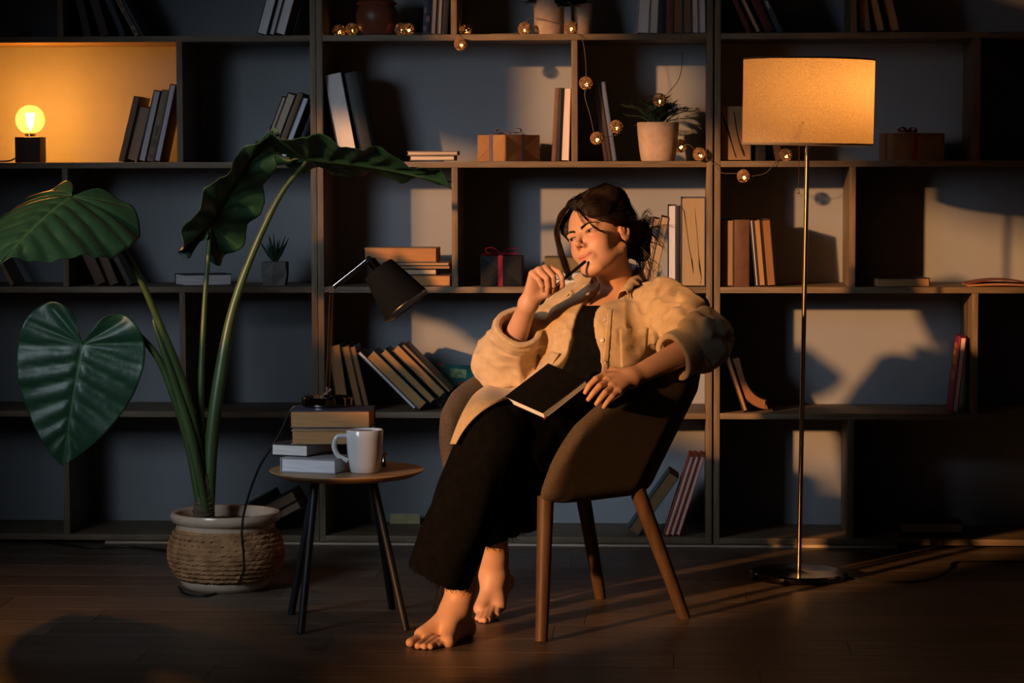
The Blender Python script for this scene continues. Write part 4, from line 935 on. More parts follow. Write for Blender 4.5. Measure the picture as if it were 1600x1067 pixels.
def f_shell(p):
    u, v, z = chair_uvz(p); d2 = tub2d(u, v, z); th = .052
    sh = np.abs(d2+th/2)-th/2
    top = (z-arm_top(u))*.80
    sh = smax(sh, top, .035); fr = (u-.262)*.95; sh = smax(sh, fr, .05)
    bot = .335-z+.03*np.clip((np.abs(u)-.1), 0, 1)
    seat = smax(smax(smax(d2+.012, z-(SEATZ-.035), .03), u-.20, .05), bot, .02)
    sh = smin(smax(sh, bot, .03), seat, .02)
    return sh*.85
V, F = surface_nets(f_shell, CO+np.array([-.62, -.55, .28]), CO+np.array([.58, .55, .90]), .0065)
chair = empty('armchair', tuple(CO), label='brown tweed tub armchair with splayed wooden legs', cat='armchair')
m_tweed = pm('brown_tweed', (.050, .037, .026), .95, var=.5, scale=420, bump=.5, bscale=620, spec=.15, sheen=.05, col2=(.118, .085, .057), detail=2)
np_mesh('upholstered_shell', V, F, m_tweed, chair, tuple(CO), smooth_it=3)
def f_cush(p):
    u, v, z = chair_uvz(p); d2 = tub2d(u, v, z)+.060
    return smax(smax(d2, np.abs(z-(SEATZ-.015))-.030-.008*np.clip(1-(u*u+v*v)/.05, 0, 1), .035), u-.20, .05)*.9
V, F = surface_nets(f_cush, CO+np.array([-.5, -.5, .34]), CO+np.array([.5, .5, .48]), .0075)
np_mesh('seat_cushion', V, F, m_tweed, chair, tuple(CO), smooth_it=2)
m_leg = pm('stained_beech', (.055, .030, .018), .5, var=.3, scale=8, stretch=(5, 5, .6), col2=(.10, .055, .032), spec=.25)
for (ft, tp) in (((.259, .257), (.195, .185)), ((.237, -.255), (.195, -.185)), ((-.245, .19), (-.105, .165)), ((-.25, -.19), (-.15, -.15))):
    a = cl(ft[0], ft[1], 0)-CO; c_ = cl(tp[0], tp[1], .352)-CO
    b = MB(); b.tube([a, a+(c_-a)*.03, a+(c_-a)*.5, c_], [.0150, .0158, .0185, .0215], 20); b.build('leg', m_leg, chair, angle=50)
# ---------------------------------------------------------------- the seated woman
def V3(x, y, Y): return np.array(U(x, y, Y))
HC = np.array([-.188, -1.15, .982])
HX = np.array([.766, -.512, .388]); HY = np.array([-.603, -.782, .159]); HZ = np.array([-.223, .356, .908])
HM = np.stack([HX, HY, HZ], 1)          # columns: her left, face forward, crown up
def hl(x, y, z): return HC+HM@np.array([x, y, z], float)
NB = V3(967, 462, -1.095); HIP = cl(-.02, 0, .49)
TU = (NB-HIP)/np.linalg.norm(NB-HIP)
LSH = V3(1037, 478, -1.19); RSH = V3(893, 484, -1.005)
TL = LSH-RSH; TL -= TU*(TL@TU); TL /= np.linalg.norm(TL); TF = np.cross(TL, TU)
TM = np.stack([TL, TF, TU], 1); TLEN = np.linalg.norm(NB-HIP)
def tl_(a, f, h): return HIP+TL*a+TF*f+TU*h
REL = V3(792, 562, -1.11); RWR = V3(824, 478, -1.285)
LEL = V3(1098, 535, -1.38); LWR = V3(988, 590, -1.525)
LHIP = cl(-.02, .085, .485); RHIP = cl(-.02, -.085, .485)
LKN = V3(768, 678, -1.60); RKN = V3(772, 672, -1.43)
LAN = V3(714, 950, -1.615); RAN = V3(772, 895, -1.255)
person = empty('person', tuple(CO), label='woman in an open beige linen shirt and black trousers reclining in the armchair', cat='person')
PORG = tuple(CO)
# ---- head
def f_head(p):
    q = (p-HC)@HM; x = np.abs(q[:, 0]); s = np.stack([x, q[:, 1], q[:, 2]], 1)
    d = ell(s, (0, -.014, .046), (.0735, .093, .080))
    d = smin(d, ell(s, (0, .031, .012), (.0575, .058, .068)), .03)
    d = smin(d, ell(s, (0, .040, -.045), (.044, .046, .054)), .03)
    d = smin(d, cone(s, (.047, -.002, -.046), (.020, .066, -.088), .0125, .014), .028)
    d = smin(d, ell(s, (0, .0745, -.092), (.0175, .0155, .0145)), .018)
    d = smin(d, ell(s, (.034, .056, -.026), (.0215, .0205, .023)), .022)          # cheek
    d = smin(d, ell(s, (.022, .076, .021), (.026, .010, .0075)), .016)          # brow
    d = smax(d, -ell(s, (.031, .096, .004), (.0165, .0135, .0095)), .012)       # socket
    d = smin(d, ell(s, (.031, .0735, .0065), (.0152, .0138, .0118)), .005)      # lids
    d = smin(d, cone(s, (0, .0835, .014), (0, .1040, -.0220), .0050, .0060), .008) # nose
    d = smin(d, ell(s, (0, .1070, -.0245), (.0066, .0064, .0058)), .009)
    d = smin(d, ell(s, (.0098, .0935, -.0292), (.0048, .0085, .0054)), .009)
    d = smax(d, -ell(s, (.0056, .1005, -.0358), (.0030, .0046, .0032)), .0025)
    d = smin(d, ell(s, (0, .081, -.061), (.024, .0115, .017)), .012)            # mouth mound
    d = smax(d, -cone(s, (0, .0975, -.041), (0, .0965, -.051), .0016, .0022), .004)
    zc = -.0590+.0050*(x/.022)**2
    up = np.stack([x, q[:, 1], q[:, 2]-zc], 1)
    d = smin(d, ell(up, (.0060, .0905, .0030), (.0145, .0050, .0034)), .0040)
    d = smin(d, ell(up, (0, .0895, -.0056), (.0150, .0060, .0045)), .0040)
    d = smax(d, -ell(up, (0, .0975, -.0008), (.0235, .0060, .0007)), .0026)
    # eye opening
    ex = (x-.031); op = np.stack([ex, q[:, 1], q[:, 2]-.0052-.0012*ex/.014], 1)
    d = smax(d, -ell(op, (0, .0850, 0), (.0134, .0095, .0037)), .0012)
    # ear
    a = R(14); eq = s-np.array([.0735, -.010, .000]); ey = eq[:, 1]*math.cos(a)+eq[:, 2]*math.sin(a); ez = -eq[:, 1]*math.sin(a)+eq[:, 2]*math.cos(a)
    et = np.stack([eq[:, 0]-.25*(-ey), ey, ez], 1)
    ear = ell(et, (0, 0, .001), (.0060, .0170, .0300))
    ear = smax(ear, -ell(et, (.0060, .001, .006), (.0052, .0105, .0195)), .003)
    ear = smin(ear, ell(et, (.0015, .004, .002), (.0035, .0035, .013)), .004)
    d = smin(d, ear, .005)
    return d
NKT = hl(0, -.018, -.050)
def f_neck(p):
    d = cone(p, NKT, NB-TF*.012, .047, .050)
    d = smin(d, cone(p, NB-TU*.02, NB-TU*.03+TL*.001, .055, .055), .03)
    scm = cone(p, hl(.055, -.015, -.035), tl_(.012, .050, TLEN-.025), .0085, .0070)
    return smin(d, scm, .018)
def f_trunk(p, grow=0.):
    q = (p-HIP)@TM
    d = ell(q, (0, 0.0, .0), (.155, .115, .105))
    d = smin(d, ell(q, (0, .004, .14), (.118, .090, .13)), .06)
    d = smin(d, ell(q, (0, .004, .27), (.132, .098, .14)), .05)
    d = smin(d, ell(np.stack([np.abs(q[:, 0]), q[:, 1], q[:, 2]], 1), (.066, .070, .262), (.052, .046, .052)), .035)
    d = smin(d, cone(q, (-.13, -.012, TLEN-.072), (.13, -.012, TLEN-.072), .045, .045), .05)
    d = smin(d, cone(q, (-.075, -.02, TLEN-.03), (.075, -.02, TLEN-.03), .034, .034), .05)
    q2 = np.stack([np.abs(q[:, 0]), q[:, 1], q[:, 2]], 1)
    cb = cone(q2, (.014, .063, TLEN-.040), (.13, .010, TLEN-.028), .0068, .0075)   # collar bones
    d = smin(d, cb, .020)
    return d-grow
def f_bust(p):
    return smin(smin(f_head(p), f_neck(p), .018), f_trunk(p), .030)
# ---- hands
def chain(p, pts, rad, k=.004):
    d = None
    for a, b, ra, rb in zip(pts[:-1], pts[1:], rad[:-1], rad[1:]):
        c_ = cone(p, a, b, ra, rb); d = c_ if d is None else np.minimum(d, c_)
    return d
RF = {  # right hand finger joints from the photograph, with their own depths
 'pinky': [(832, 428, -1.325), (842, 437, -1.350), (846.5, 447, -1.350), (848.5, 454, -1.342)],
 'ring': [(842, 422.5, -1.322), (854.5, 435, -1.352), (856.5, 447, -1.348), (855, 459, -1.336)],
 'middle': [(852, 419.5, -1.314), (864, 432, -1.344), (865, 446, -1.340), (862, 458, -1.326)],
 'index': [(862, 420.5, -1.304), (873.5, 425.5, -1.330), (878.5, 434.5, -1.334), (879, 441, -1.330)],
 'thumb': [(838, 456, -1.290), (855, 457, -1.300), (869, 451, -1.318), (879, 446, -1.326)]}
FR = {'pinky': (.0082, .0074, .0066, .0054), 'ring': (.0090, .0082, .0072, .0060), 'middle': (.0092, .0084, .0074, .0061), 'index': (.0092, .0083, .0073, .0060), 'thumb': (.0125, .0105, .0090, .0068)}
def mk_hand(FJ, wr, el, rw=.0235, re=.038, back=None):
    J = {k: [V3(*q) for q in v] for k, v in FJ.items()}
    def f(p):
        d = cone(p, el, wr, re, rw)
        pm_ = None
        for k in ('pinky', 'ring', 'middle', 'index'):
            c_ = cone(p, wr+(J[k][0]-wr)*.12, J[k][0], .0165, .0105); pm_ = c_ if pm_ is None else smin(pm_, c_, .012)
        pm_ = smin(pm_, cone(p, wr+(J['index'][0]-wr)*.2, J['thumb'][1], .0165, .0125), .012)
        d = smin(d, pm_, .022)
        for k in J:
            d = smin(d, chain(p, J[k], FR[k]), .0045 if k != 'thumb' else .007)
        return d
    return f, J
f_rh, RJ = mk_hand(RF, RWR, REL)
LF = {'index': [(944, 587, -1.562), (931, 592, -1.590), (921, 602, -1.600), (914.5, 613, -1.603)],
      'middle': [(950, 595, -1.578), (937, 603, -1.606), (927, 614, -1.614), (919.5, 624, -1.615)],
      'ring': [(958, 604, -1.588), (946, 613, -1.615), (938, 623, -1.620), (932, 631, -1.620)],
      'pinky': [(967, 611, -1.592), (957, 619, -1.613), (949, 628, -1.618), (943.5, 636, -1.617)],
      'thumb': [(975, 585, -1.530), (958, 581, -1.530), (945, 584, -1.545), (936, 590, -1.556)]}
f_lh, LJ = mk_hand(LF, LWR, LEL, .024, .038)
# ---- feet
def mk_foot(kn, an, heel, ball_in, ball_out, toes, rt):
    def f(p):
        d = cone(p, kn+(an-kn)*.35, an+(kn-an)*.10, .050, .0315)
        d = smin(d, cone(p, an+(kn-an)*.12, an, .032, .033), .03)
        d = smin(d, cone(p, an, heel, .029, .0225), .025)
        mid = (ball_in+ball_out)/2
        d = smin(d, cone(p, an+(mid-an)*.10, ball_in, .030, .0150), .025)
        d = smin(d, cone(p, an+(mid-an)*.10, ball_out, .027, .0125), .025)
        d = smin(d, cone(p, heel, ball_out, .021, .0135), .025); d = smin(d, cone(p, heel, ball_in, .021, .0145), .025)
        for (a, b), r in zip(toes, rt): d = smin(d, np.minimum(cone(p, a, (a+b)/2, r*1.05, r*.9), cone(p, (a+b)/2, b, r*.9, r)), .0045)
        return d
    return f
def gz(x, y, z): return np.array(GZ(x, y, z))
LTO = [gz(641, 1004, .011), gz(653, 1009, .009), gz(663, 1010, .0085), gz(673, 1010, .008), gz(684, 1008, .0075)]
LBI = LTO[0]+np.array([.026, .042, .011]); LBO = LTO[4]+np.array([.022, .026, .006])
LTB = [LBI, LBI*.72+LBO*.28, LBI*.48+LBO*.52, LBI*.25+LBO*.75, LBO]
f_lf = mk_foot(LKN, LAN, np.array([LAN[0]+.014, LAN[1]+.040, .023]), LBI, LBO, list(zip(LTB, LTO)), (.0115, .0088, .0084, .008, .0075))
RTO = [gz(775, 962, .012), gz(763, 968, .009), gz(757, 969, .009), gz(751, 968.5, .0085), gz(746, 966, .008)]
RBI = RTO[0]+np.array([.004, .040, .022]); RBO = RTO[4]+np.array([.006, .034, .020])
RTB = [RBI, RBI*.74+RBO*.26, RBI*.5+RBO*.5, RBI*.26+RBO*.74, RBO]
f_rf = mk_foot(RKN, RAN, RAN+np.array([.02, .050, -.030]), RBI, RBO, list(zip(RTB, RTO)), (.0115, .0085, .0082, .0078, .0074))
def f_hidden(p):
    d = f_trunk(p, -.004)
    d = smin(d, cone(p, LSH, LEL, .043, .036), .03); d = smin(d, cone(p, RSH, REL, .043, .036), .03)
    for h, k, a in ((LHIP, LKN, LAN), (RHIP, RKN, RAN)):
        d = smin(d, cone(p, h, k, .074, .050), .03); d = smin(d, cone(p, k, k+(a-k)*.55, .048, .044), .02)
    return d
def bbox(pts, m):
    P = np.array(pts); return P.min(0)-m, P.max(0)+m
def skin_cols(V, kind):
    n = len(V); base = np.array([.60, .345, .23]); c = np.tile(base, (n, 1))
    c *= (1+.05*vnoise(V, 60, 3)+.04*vnoise(V, 18, 5))[:, None]
    if kind == 'head':
        q = (V-HC)@HM; x = np.abs(q[:, 0])
        def mix(w, col): 
            c[:] = c*(1-w[:, None])+np.array(col)*w[:, None]
        zc = -.0590+.0050*(x/.022)**2; zz = q[:, 2]-zc
        lip = np.clip(1.3-((x/.0225)**2+((zz+.0014)/.0078)**2), 0, .30)/.30*(q[:, 1] > .078); mix(lip*.7, (.54, .18, .15))
        slit = np.clip(1-((x/.025)**2+((zz+.0009)/.0015)**2), 0, 1)*(q[:, 1] > .07); mix(slit**.5*.8, (.16, .04, .03))
        ch = np.exp(-(((x-.042)/.017)**2+((q[:, 2]+.018)/.018)**2))*(q[:, 1] > .02); mix(ch*.38, (.60, .20, .14))
        ns = np.exp(-((x/.014)**2+((q[:, 2]+.028)/.012)**2))*(q[:, 1] > .085); mix(ns*.30, (.60, .22, .15))
        er = (x > .070)*1.0; mix(er*.25, (.60, .24, .17))
        # lash line
        ex = (x-.031); e1 = ((ex/.0138)**2+((q[:, 2]-.0052-.0012*ex/.014)/.0043)**2); ll = np.exp(-((np.sqrt(e1)-1.0)/.16)**2)*(q[:, 1] > .07)*np.where(q[:, 2] > .0062, 1, .55); mix(ll*.85, (.03, .015, .01))
    return np.clip(c, 0, 1)
allV, allF, allC, off = [], [], [], 0
def patch(f, lo, hi, h, kind='', sm=1, nails=None):
    global off
    Vp, Fp = surface_nets(f, lo, hi, h)
    c = skin_cols(Vp, kind)
    if nails is not None:
        for t, r in nails:
            w_ = np.clip(1-np.linalg.norm(Vp-t, axis=1)/r, 0, 1); w_ = np.clip(w_*3, 0, 1)*.5; c = c*(1-w_[:, None])+np.array([.66, .30, .24])*w_[:, None]
    E = np.concatenate([Fp[:, [i, (i+1) % 4]] for i in range(4)])
    for _ in range(sm):
        s = np.zeros_like(Vp); n = np.zeros(len(Vp)); np.add.at(s, E[:, 0], Vp[E[:, 1]]); np.add.at(n, E[:, 0], 1); np.add.at(s, E[:, 1], Vp[E[:, 0]]); np.add.at(n, E[:, 1], 1)
        Vp = Vp*.5+.5*s/np.maximum(n, 1)[:, None]
    allV.append(Vp); allF.append(Fp+off); allC.append(c); off += len(Vp)
lo, hi = bbox([hl(0, 0, .13), hl(0, .11, -.1), hl(.08, -.1, 0), hl(-.08, 0, 0), tl_(.11, .1, TLEN-.13), tl_(-.11, .05, TLEN-.13)], .012)
patch(f_bust, lo, hi, .0019, 'head')
lo, hi = bbox([RWR]+[q for v in RJ.values() for q in v], .016); lo = np.minimum(lo, (RWR+(REL-RWR)*.6)-.045); hi = np.maximum(hi, (RWR+(REL-RWR)*.6)+.045)
patch(f_rh, lo, hi, .0016, nails=[(v[-1], .0085) for v in RJ.values()])
lo, hi = bbox([LWR]+[q for v in LJ.values() for q in v], .016); hi = np.maximum(hi, (LWR+(LEL-LWR)*.62)+.045); lo = np.minimum(lo, (LWR+(LEL-LWR)*.62)-.045)
patch(f_lh, lo, hi, .0017, nails=[(v[-1], .0085) for v in LJ.values()])
lo, hi = bbox(LTO+[LAN, np.array([LAN[0]+.014, LAN[1]+.040, .023]), LAN+(LKN-LAN)*.3], .040); patch(f_lf, lo, hi, .0022, nails=[(v, .009) for v in LTO])
lo, hi = bbox(RTO+[RAN, RAN+np.array([.02, .05, -.03]), RAN+(RKN-RAN)*.3], .040); patch(f_rf, lo, hi, .0022, nails=[(v, .009) for v in RTO])
lo, hi = bbox([LHIP, RHIP, LKN, RKN, LSH, RSH, LEL, REL, LKN+(LAN-LKN)*.6, RKN+(RAN-RKN)*.6], .13); 
Vp, Fp = surface_nets(f_hidden, lo, hi, .010)
allV.append(Vp); allF.append(Fp+off); allC.append(np.tile([.60, .345, .23], (len(Vp), 1))); hid0 = off; off += len(Vp)
# stitch the open rims of the finely modelled regions to the rest of the body, so that it is one surface
for k in range(len(allV)-1):
    f_ = allF[k]; ed = np.concatenate([f_[:, [i, (i+1) % 4]] for i in range(4)]); key_ = np.sort(ed, 1); _, ix, cn = np.unique(key_[:, 0]*10000000+key_[:, 1], return_index=True, return_counts=True)
    be = ed[ix[cn == 1]]; va = np.concatenate(allV)
    if not len(be): continue
    near = {i: int(np.argmin(((Vp-va[i])**2).sum(1)))+hid0 for i in np.unique(be)}
    allF.append(np.array([(b1, a1, near[a1], near[b1]) for a1, b1 in be if near[a1] != near[b1]], dtype=np.int64).reshape(-1, 4))
def skin_material():
    mt = pm('skin', (.60, .345, .23), .48, var=.03, scale=90, bump=.06, bscale=700, spec=.35, sss=.18)
    nt = mt.node_tree; b_ = nt.nodes['Principled BSDF']; at_ = nt.nodes.new('ShaderNodeAttribute'); at_.attribute_name = 'tone'
    mm = nt.nodes.new('ShaderNodeMix'); mm.data_type = 'RGBA'; mm.blend_type = 'MULTIPLY'; mm.inputs['Factor'].default_value = .35
    src = b_.inputs['Base Color'].links[0].from_socket; nt.links.new(at_.outputs['Color'], mm.inputs['A'])
    hs = nt.nodes.new('ShaderNodeHueSaturation'); hs.inputs['Saturation'].default_value = 0; hs.inputs['Value'].default_value = 1.7; nt.links.new(src, hs.inputs['Color']); nt.links.new(hs.outputs[0], mm.inputs['B'])
    nt.links.new(mm.outputs['Result'], b_.inputs['Base Color'])
    b_.inputs['Subsurface Radius'].default_value = (1.0, .35, .2); b_.inputs['Subsurface Scale'].default_value = .006
    return mt
np_mesh('body', np.concatenate(allV), np.concatenate(allF), skin_material(), person, PORG, attrs={'tone': np.concatenate(allC)})
# ---- eyes
def eye_mat():
    mt = pm('eye', (.7, .66, .62), .08, var=.02, spec=.6); nt = mt.node_tree; N = nt.nodes; L = nt.links; b_ = N['Principled BSDF']
    tc = N.new('ShaderNodeTexCoord'); ln = N.new('ShaderNodeVectorMath'); ln.operation = 'NORMALIZE'; L.new(tc.outputs['Object'], ln.inputs[0])
    dt = N.new('ShaderNodeVectorMath'); dt.operation = 'DOT_PRODUCT'; dt.inputs[1].default_value = (0, 0, 1); L.new(ln.outputs[0], dt.inputs[0])
    cr = N.new('ShaderNodeValToRGB'); cr.color_ramp.interpolation = 'LINEAR'; e_ = cr.color_ramp.elements
    e_[0].position = .80; e_[0].color = (.36, .31, .28, 1); e_[1].position = .99; e_[1].color = (.004, .003, .003, 1)
    for pos, col in ((.815, (.36, .31, .28)), (.835, (.035, .015, .008)), (.955, (.085, .036, .014)), (.972, (.004, .003, .003))):
        k = e_.new(pos); k.color = (*col, 1)
    L.new(dt.outputs['Value'], cr.inputs[0]); L.new(cr.outputs[0], b_.inputs['Base Color']); return mt
m_eye = eye_mat(); gaze = HM@np.array([-.16, 1.0, .05]); gaze /= np.linalg.norm(gaze)
for sx in (-1, 1):
    b = MB(); n = 20; b.lathe([(max(.0001, .0124*math.sin(math.pi*i/n)), -.0124*math.cos(math.pi*i/n)) for i in range(n+1)], 28)
    o = b.build('eye', m_eye, person); o.location = Vector(hl(sx*.031, .0722, .0058))-Vector(PORG); o.rotation_euler = Vector(gaze).to_track_quat('Z', 'Y').to_euler()
# ---- eyebrows and lashes
m_hair = pm('dark_hair', (.007, .0036, .0024), .55, var=.5, scale=40, spec=.18, stretch=(1, 1, 1), col2=(.020, .0095, .005))
b = MB(); rg = random.Random(5)
def face_y(x, z):
    """height of the face surface along the forward axis"""
    ys = np.linspace(.03, .115, 120); P = HC+(np.stack([np.full(120, x), ys, np.full(120, z)], 1))@HM.T
    d = f_head(P); k = np.where(d < 0)[0]; return ys[k[-1]] if len(k) else .06
for sx in (-1, 1):
    for k in range(230):
        t = rg.random(); x_ = .0085+.041*t; z_ = .0165+.0085*math.sin(min(1, t*1.1)*2.1)+rg.uniform(-.0034, .0034)*(1.1-t*.8)
        ln = .0065*rg.uniform(.7, 1.2); dx, dz = ln*.9, ln*(.55-.85*t)
        y0 = face_y(x_, z_); y1 = face_y(x_+dx, z_+dz)
        b.tube([hl(sx*x_, y0-.0003, z_), hl(sx*(x_+dx*.5), (y0+y1)/2+.0010, z_+dz*.6), hl(sx*(x_+dx), y1+.0003, z_+dz)], [.00065, .0006, .0002], 4)
b.build('eyebrows', m_hair, person, PORG)
b = MB()
for sx in (-1, 1):
    for k in range(18):
        t = k/17; x_ = .0185+.0265*t; zz = .0055+.0040*math.sin(math.pi*min(1, t*1.02)); y0 = .0835-.006*abs(t-.35)-.004*t
        b.tube([hl(sx*x_, y0, zz), hl(sx*(x_+.002*(t-.2)), y0+.0035, zz+.0008), hl(sx*(x_+.006*(t-.2)), y0+.006, zz+.0030)], [.0004, .0003, .00012], 4)
b.build('eyelashes', m_hair, person, PORG)
# ---- hair
def f_hair(p):
    q = (p-HC)@HM; x, y, z = q[:, 0], q[:, 1], q[:, 2]
    flow = np.sin(260*(x*.8+.25*z)+6*y*30+3*vnoise(q, 28, 4))
    d = ell(q, (0, -.020, .050), (.0825, .100, .0885))
    d = smin(d, ell(q, (.0, -.045, .015), (.076, .072, .075)), .03)
    # keep the hair behind the hairline
    hl_y = .056+.012*np.clip((z-.05)/.05, 0, 1)-.55*np.clip(.052-z, 0, 1)-.12*np.clip(np.abs(x)-.045, 0, 1)
    hl_y = np.where(z < .012, np.minimum(hl_y, .012-1.2*np.clip(.006-z, 0, 1)), hl_y)
    hl_y = hl_y+.09*np.clip((z-(.079-1.10*x))/.014, 0, 1)*np.clip((x-.002)/.008, 0, 1)
    face = y-hl_y
    d = smax(d, face*.75, .012)
    # free the ears and the neck
    d = smax(d, -ell(np.stack([np.abs(x), y, z], 1), (.080, -.004, -.010), (.030, .026, .034)), .008)
    d = smax(d, -(z+.062+.25*np.clip(y+.05, -.05, .1)), .015)
    # sides: full puff above the temples, low loose bun behind
    d = smin(d, ell(q, (.030, -.010, .106), (.058, .062, .034)), .030)
    d = smin(d, smax(ell(q, (.030, .040, .060), (.047, .050, .042)), -(z-(.083-1.08*x)), .008), .015)
    d = smin(d, ell(q, (-.062, .038, .058), (.022, .034, .038)), .018)
    d = smin(d, ell(q, (.018, -.128, .022), (.046, .038, .044)), .020)
    d = smin(d, ell(q, (.040, -.108, -.02), (.026, .030, .040)), .020)
    return d-.0016*flow-.0035*vnoise(q*np.array([1, .6, 1]), 55, 2)
lo, hi = bbox([hl(.1, .09, .16), hl(-.1, .09, .15), hl(.06, -.18, -.1), hl(-.09, -.17, 0), hl(.1, 0, -.09), hl(-.1, 0, .1)], .015)
V, F = surface_nets(f_hair, lo, hi, .0026)
hair = np_mesh('hair', V, F, m_hair, person, PORG, smooth_it=1)
b = MB(); rg = random.Random(11)
def strand(pts, r0=.0011, r1=.00035, n=4, jit=0.):
    P = [hl(*(np.array(q)+np.array([rg.gauss(0, 1), rg.gauss(0, 1), rg.gauss(0, 1)])*jit)) for q in pts]
    S = spline([tuple(q) for q in P], 6); k = len(S); b.tube(S, [r0+(r1-r0)*(i/(k-1))**1.5 for i in range(k)], n)
# lock framing her right cheek
for k in range(170):
    j = rg.uniform(0, 1); w_ = rg.uniform(-1, 1)
    strand([(-.010+.012*w_, .066, .108), (-.046+.008*w_, .083+.006*j, .088-.01*j), (-.070+.005*w_, .082+.010*j, .045), (-.077+.005*w_, .074+.014*j, -.002), (-.074+.006*w_, .072+.016*j, -.042), (-.066+.007*w_, .076+.014*j, -.075-.022*rg.random())], .0009, .0003, 4, .0018)
# sweep over her left temple to the bun
for k in range(200):
    t = rg.random(); a0 = rg.uniform(-.015, .02)
    strand([(.006+a0, .084-.004*t, .094-.014*t), (.038+.006*t, .079-.006*t, .074-.034*t), (.069+.006*t, .040, .050-.036*t), (.082, -.020, .046-.034*t), (.064, -.090, .030-.02*t), (.030, -.132, .02+rg.uniform(-.02, .03))], .0009, .0005, 4, .0022)
for k in range(110):
    t = rg.uniform(-1, 1)
    strand([(.045*t-.005, .066-.012*abs(t), .108), (.055*t+.005, .02, .137), (.050*t+.012, -.045, .135), (.038*t+.016, -.105, .085), (.025*t+.018, -.148, .03)], .0009, .0005, 4, .0025)
# thin wisps over the left brow and cheek
for k in range(8):
    j = rg.random()
    strand([(.000, .074, .096), (.014+.004*j, .0885, .066), (.030+.006*j, .0875, .036), (.044+.006*j, .080, .012-.008*j), (.060, .064, -.006-.006*j), (.075, .045, -.010-.01*j)], .0007, .00025, 4, .0016)
for k in range(5):
    j = rg.random()
    strand([(.002, .074, .098), (.010+.004*j, .090, .070), (.016+.006*j, .0925, .044), (.022+.010*j, .0905, .024)], .0007, .00025, 4, .0016)
# loose ends of the bun and the nape
for k in range(26):
    a = rg.uniform(-.8, 2.2); l_ = rg.uniform(.03, .07); o_ = np.array([.030+rg.uniform(-.03, .03), -.140+rg.uniform(-.02, .02), .030+rg.uniform(-.03, .03)])
    dr = np.array([rg.uniform(-.2, .9), -.6*abs(math.cos(a)), math.sin(a)*.9]); cu = np.array([rg.uniform(-.5, .9), rg.uniform(-.7, .2), rg.uniform(-1.6, -.3)])
    for m_ in range(7):
        jj = np.array([rg.gauss(0, .004) for _ in range(3)]); ll_ = l_*rg.uniform(.75, 1.1)
        strand([o_+jj, o_+dr*ll_*.5+jj*.8, o_+dr*ll_*.85+cu*ll_*.3+jj*.6, o_+dr*ll_*.9+cu*ll_*.75+jj*.5], .0008, .0002, 4, .0008)
for k in range(46):
    x_ = rg.uniform(.015, .062); l_ = rg.uniform(.03, .085)
    strand([(x_, -.085, -.03), (x_+.010, -.095, -.055), (x_+.014+rg.uniform(-.02, .02), -.092+rg.uniform(-.02, .015), -.055-l_*.7), (x_+rg.uniform(-.01, .035), -.10+rg.uniform(-.03, .03), -.055-l_)], .0009, .0002, 4, .002)
for k in range(40):
    t = rg.uniform(-1, 1)
    strand([(.05*t, -.01+rg.uniform(-.05, .04), .130), (.055*t+rg.uniform(-.01, .02), -.04, .142+rg.uniform(0, .012)), (.05*t+.02, -.08, .135+rg.uniform(-.01, .02))], .0006, .0002, 4, .002)
# fine strands that follow the combed surface towards the bun
def grad(f, P, e_=.002):
    return np.stack([f(P+np.eye(3)[k]*e_)-f(P-np.eye(3)[k]*e_) for k in range(3)], 1)/(2*e_)
rs_ = np.random.RandomState(3); Pt = V[rs_.choice(len(V), 1500)]; bun = hl(.02, -.165, .03); path = [Pt]
for it in range(9):
    g = grad(f_hair, Pt); g /= np.linalg.norm(g, axis=1)[:, None]+1e-9
    dr = bun-Pt; dr /= np.linalg.norm(dr, axis=1)[:, None]; dr = dr+HX*.25+HZ*.12; dr -= g*(dr*g).sum(1)[:, None]; dr /= np.linalg.norm(dr, axis=1)[:, None]+1e-9
    Pt = Pt+dr*.0085; Pt = Pt-g*(f_hair(Pt)-.0009*(.4+rs_.rand(len(Pt))))[:, None]; path.append(Pt)
path = np.array(path)
for k in range(path.shape[1]): b.tube([Vector(q) for q in path[:, k]], [.0005, .0008, .0009, .0009, .0009, .0009, .0008, .0007, .0005, .0002], 4)
b.build('hair_strands', m_hair, hair, PORG, angle=80)
b = MB(); c_ = hl(.0790, .001, -.031)
b.lathe([(.0001, -.0035), (.0034, -.001), (.0036, .001), (.0001, .0038)], 12, Matrix.Translation(Vector(c_))); b.build('earring', m_brass, person, PORG)
# ---------------------------------------------------------------- clothes
def fabric(name, col, col2, rough=.9, sheen=.15, bump=.16, bs=1700, stretch=(1, 1, 1), spec=.15):
    return pm(name, col, rough, var=.2, scale=55, stretch=stretch, bump=bump, bscale=bs, spec=spec, sheen=sheen, col2=col2)
m_linen = fabric('beige_linen', (.47, .345, .20), (.56, .42, .26))
m_black = fabric('black_cotton', (.0028, .0028, .0030), (.0055, .0050, .0048), sheen=.0, bump=.2, spec=.05)
m_tank = fabric('black_rib_knit', (.003, .003, .0032), (.006, .0055, .005), sheen=.0, spec=.05)
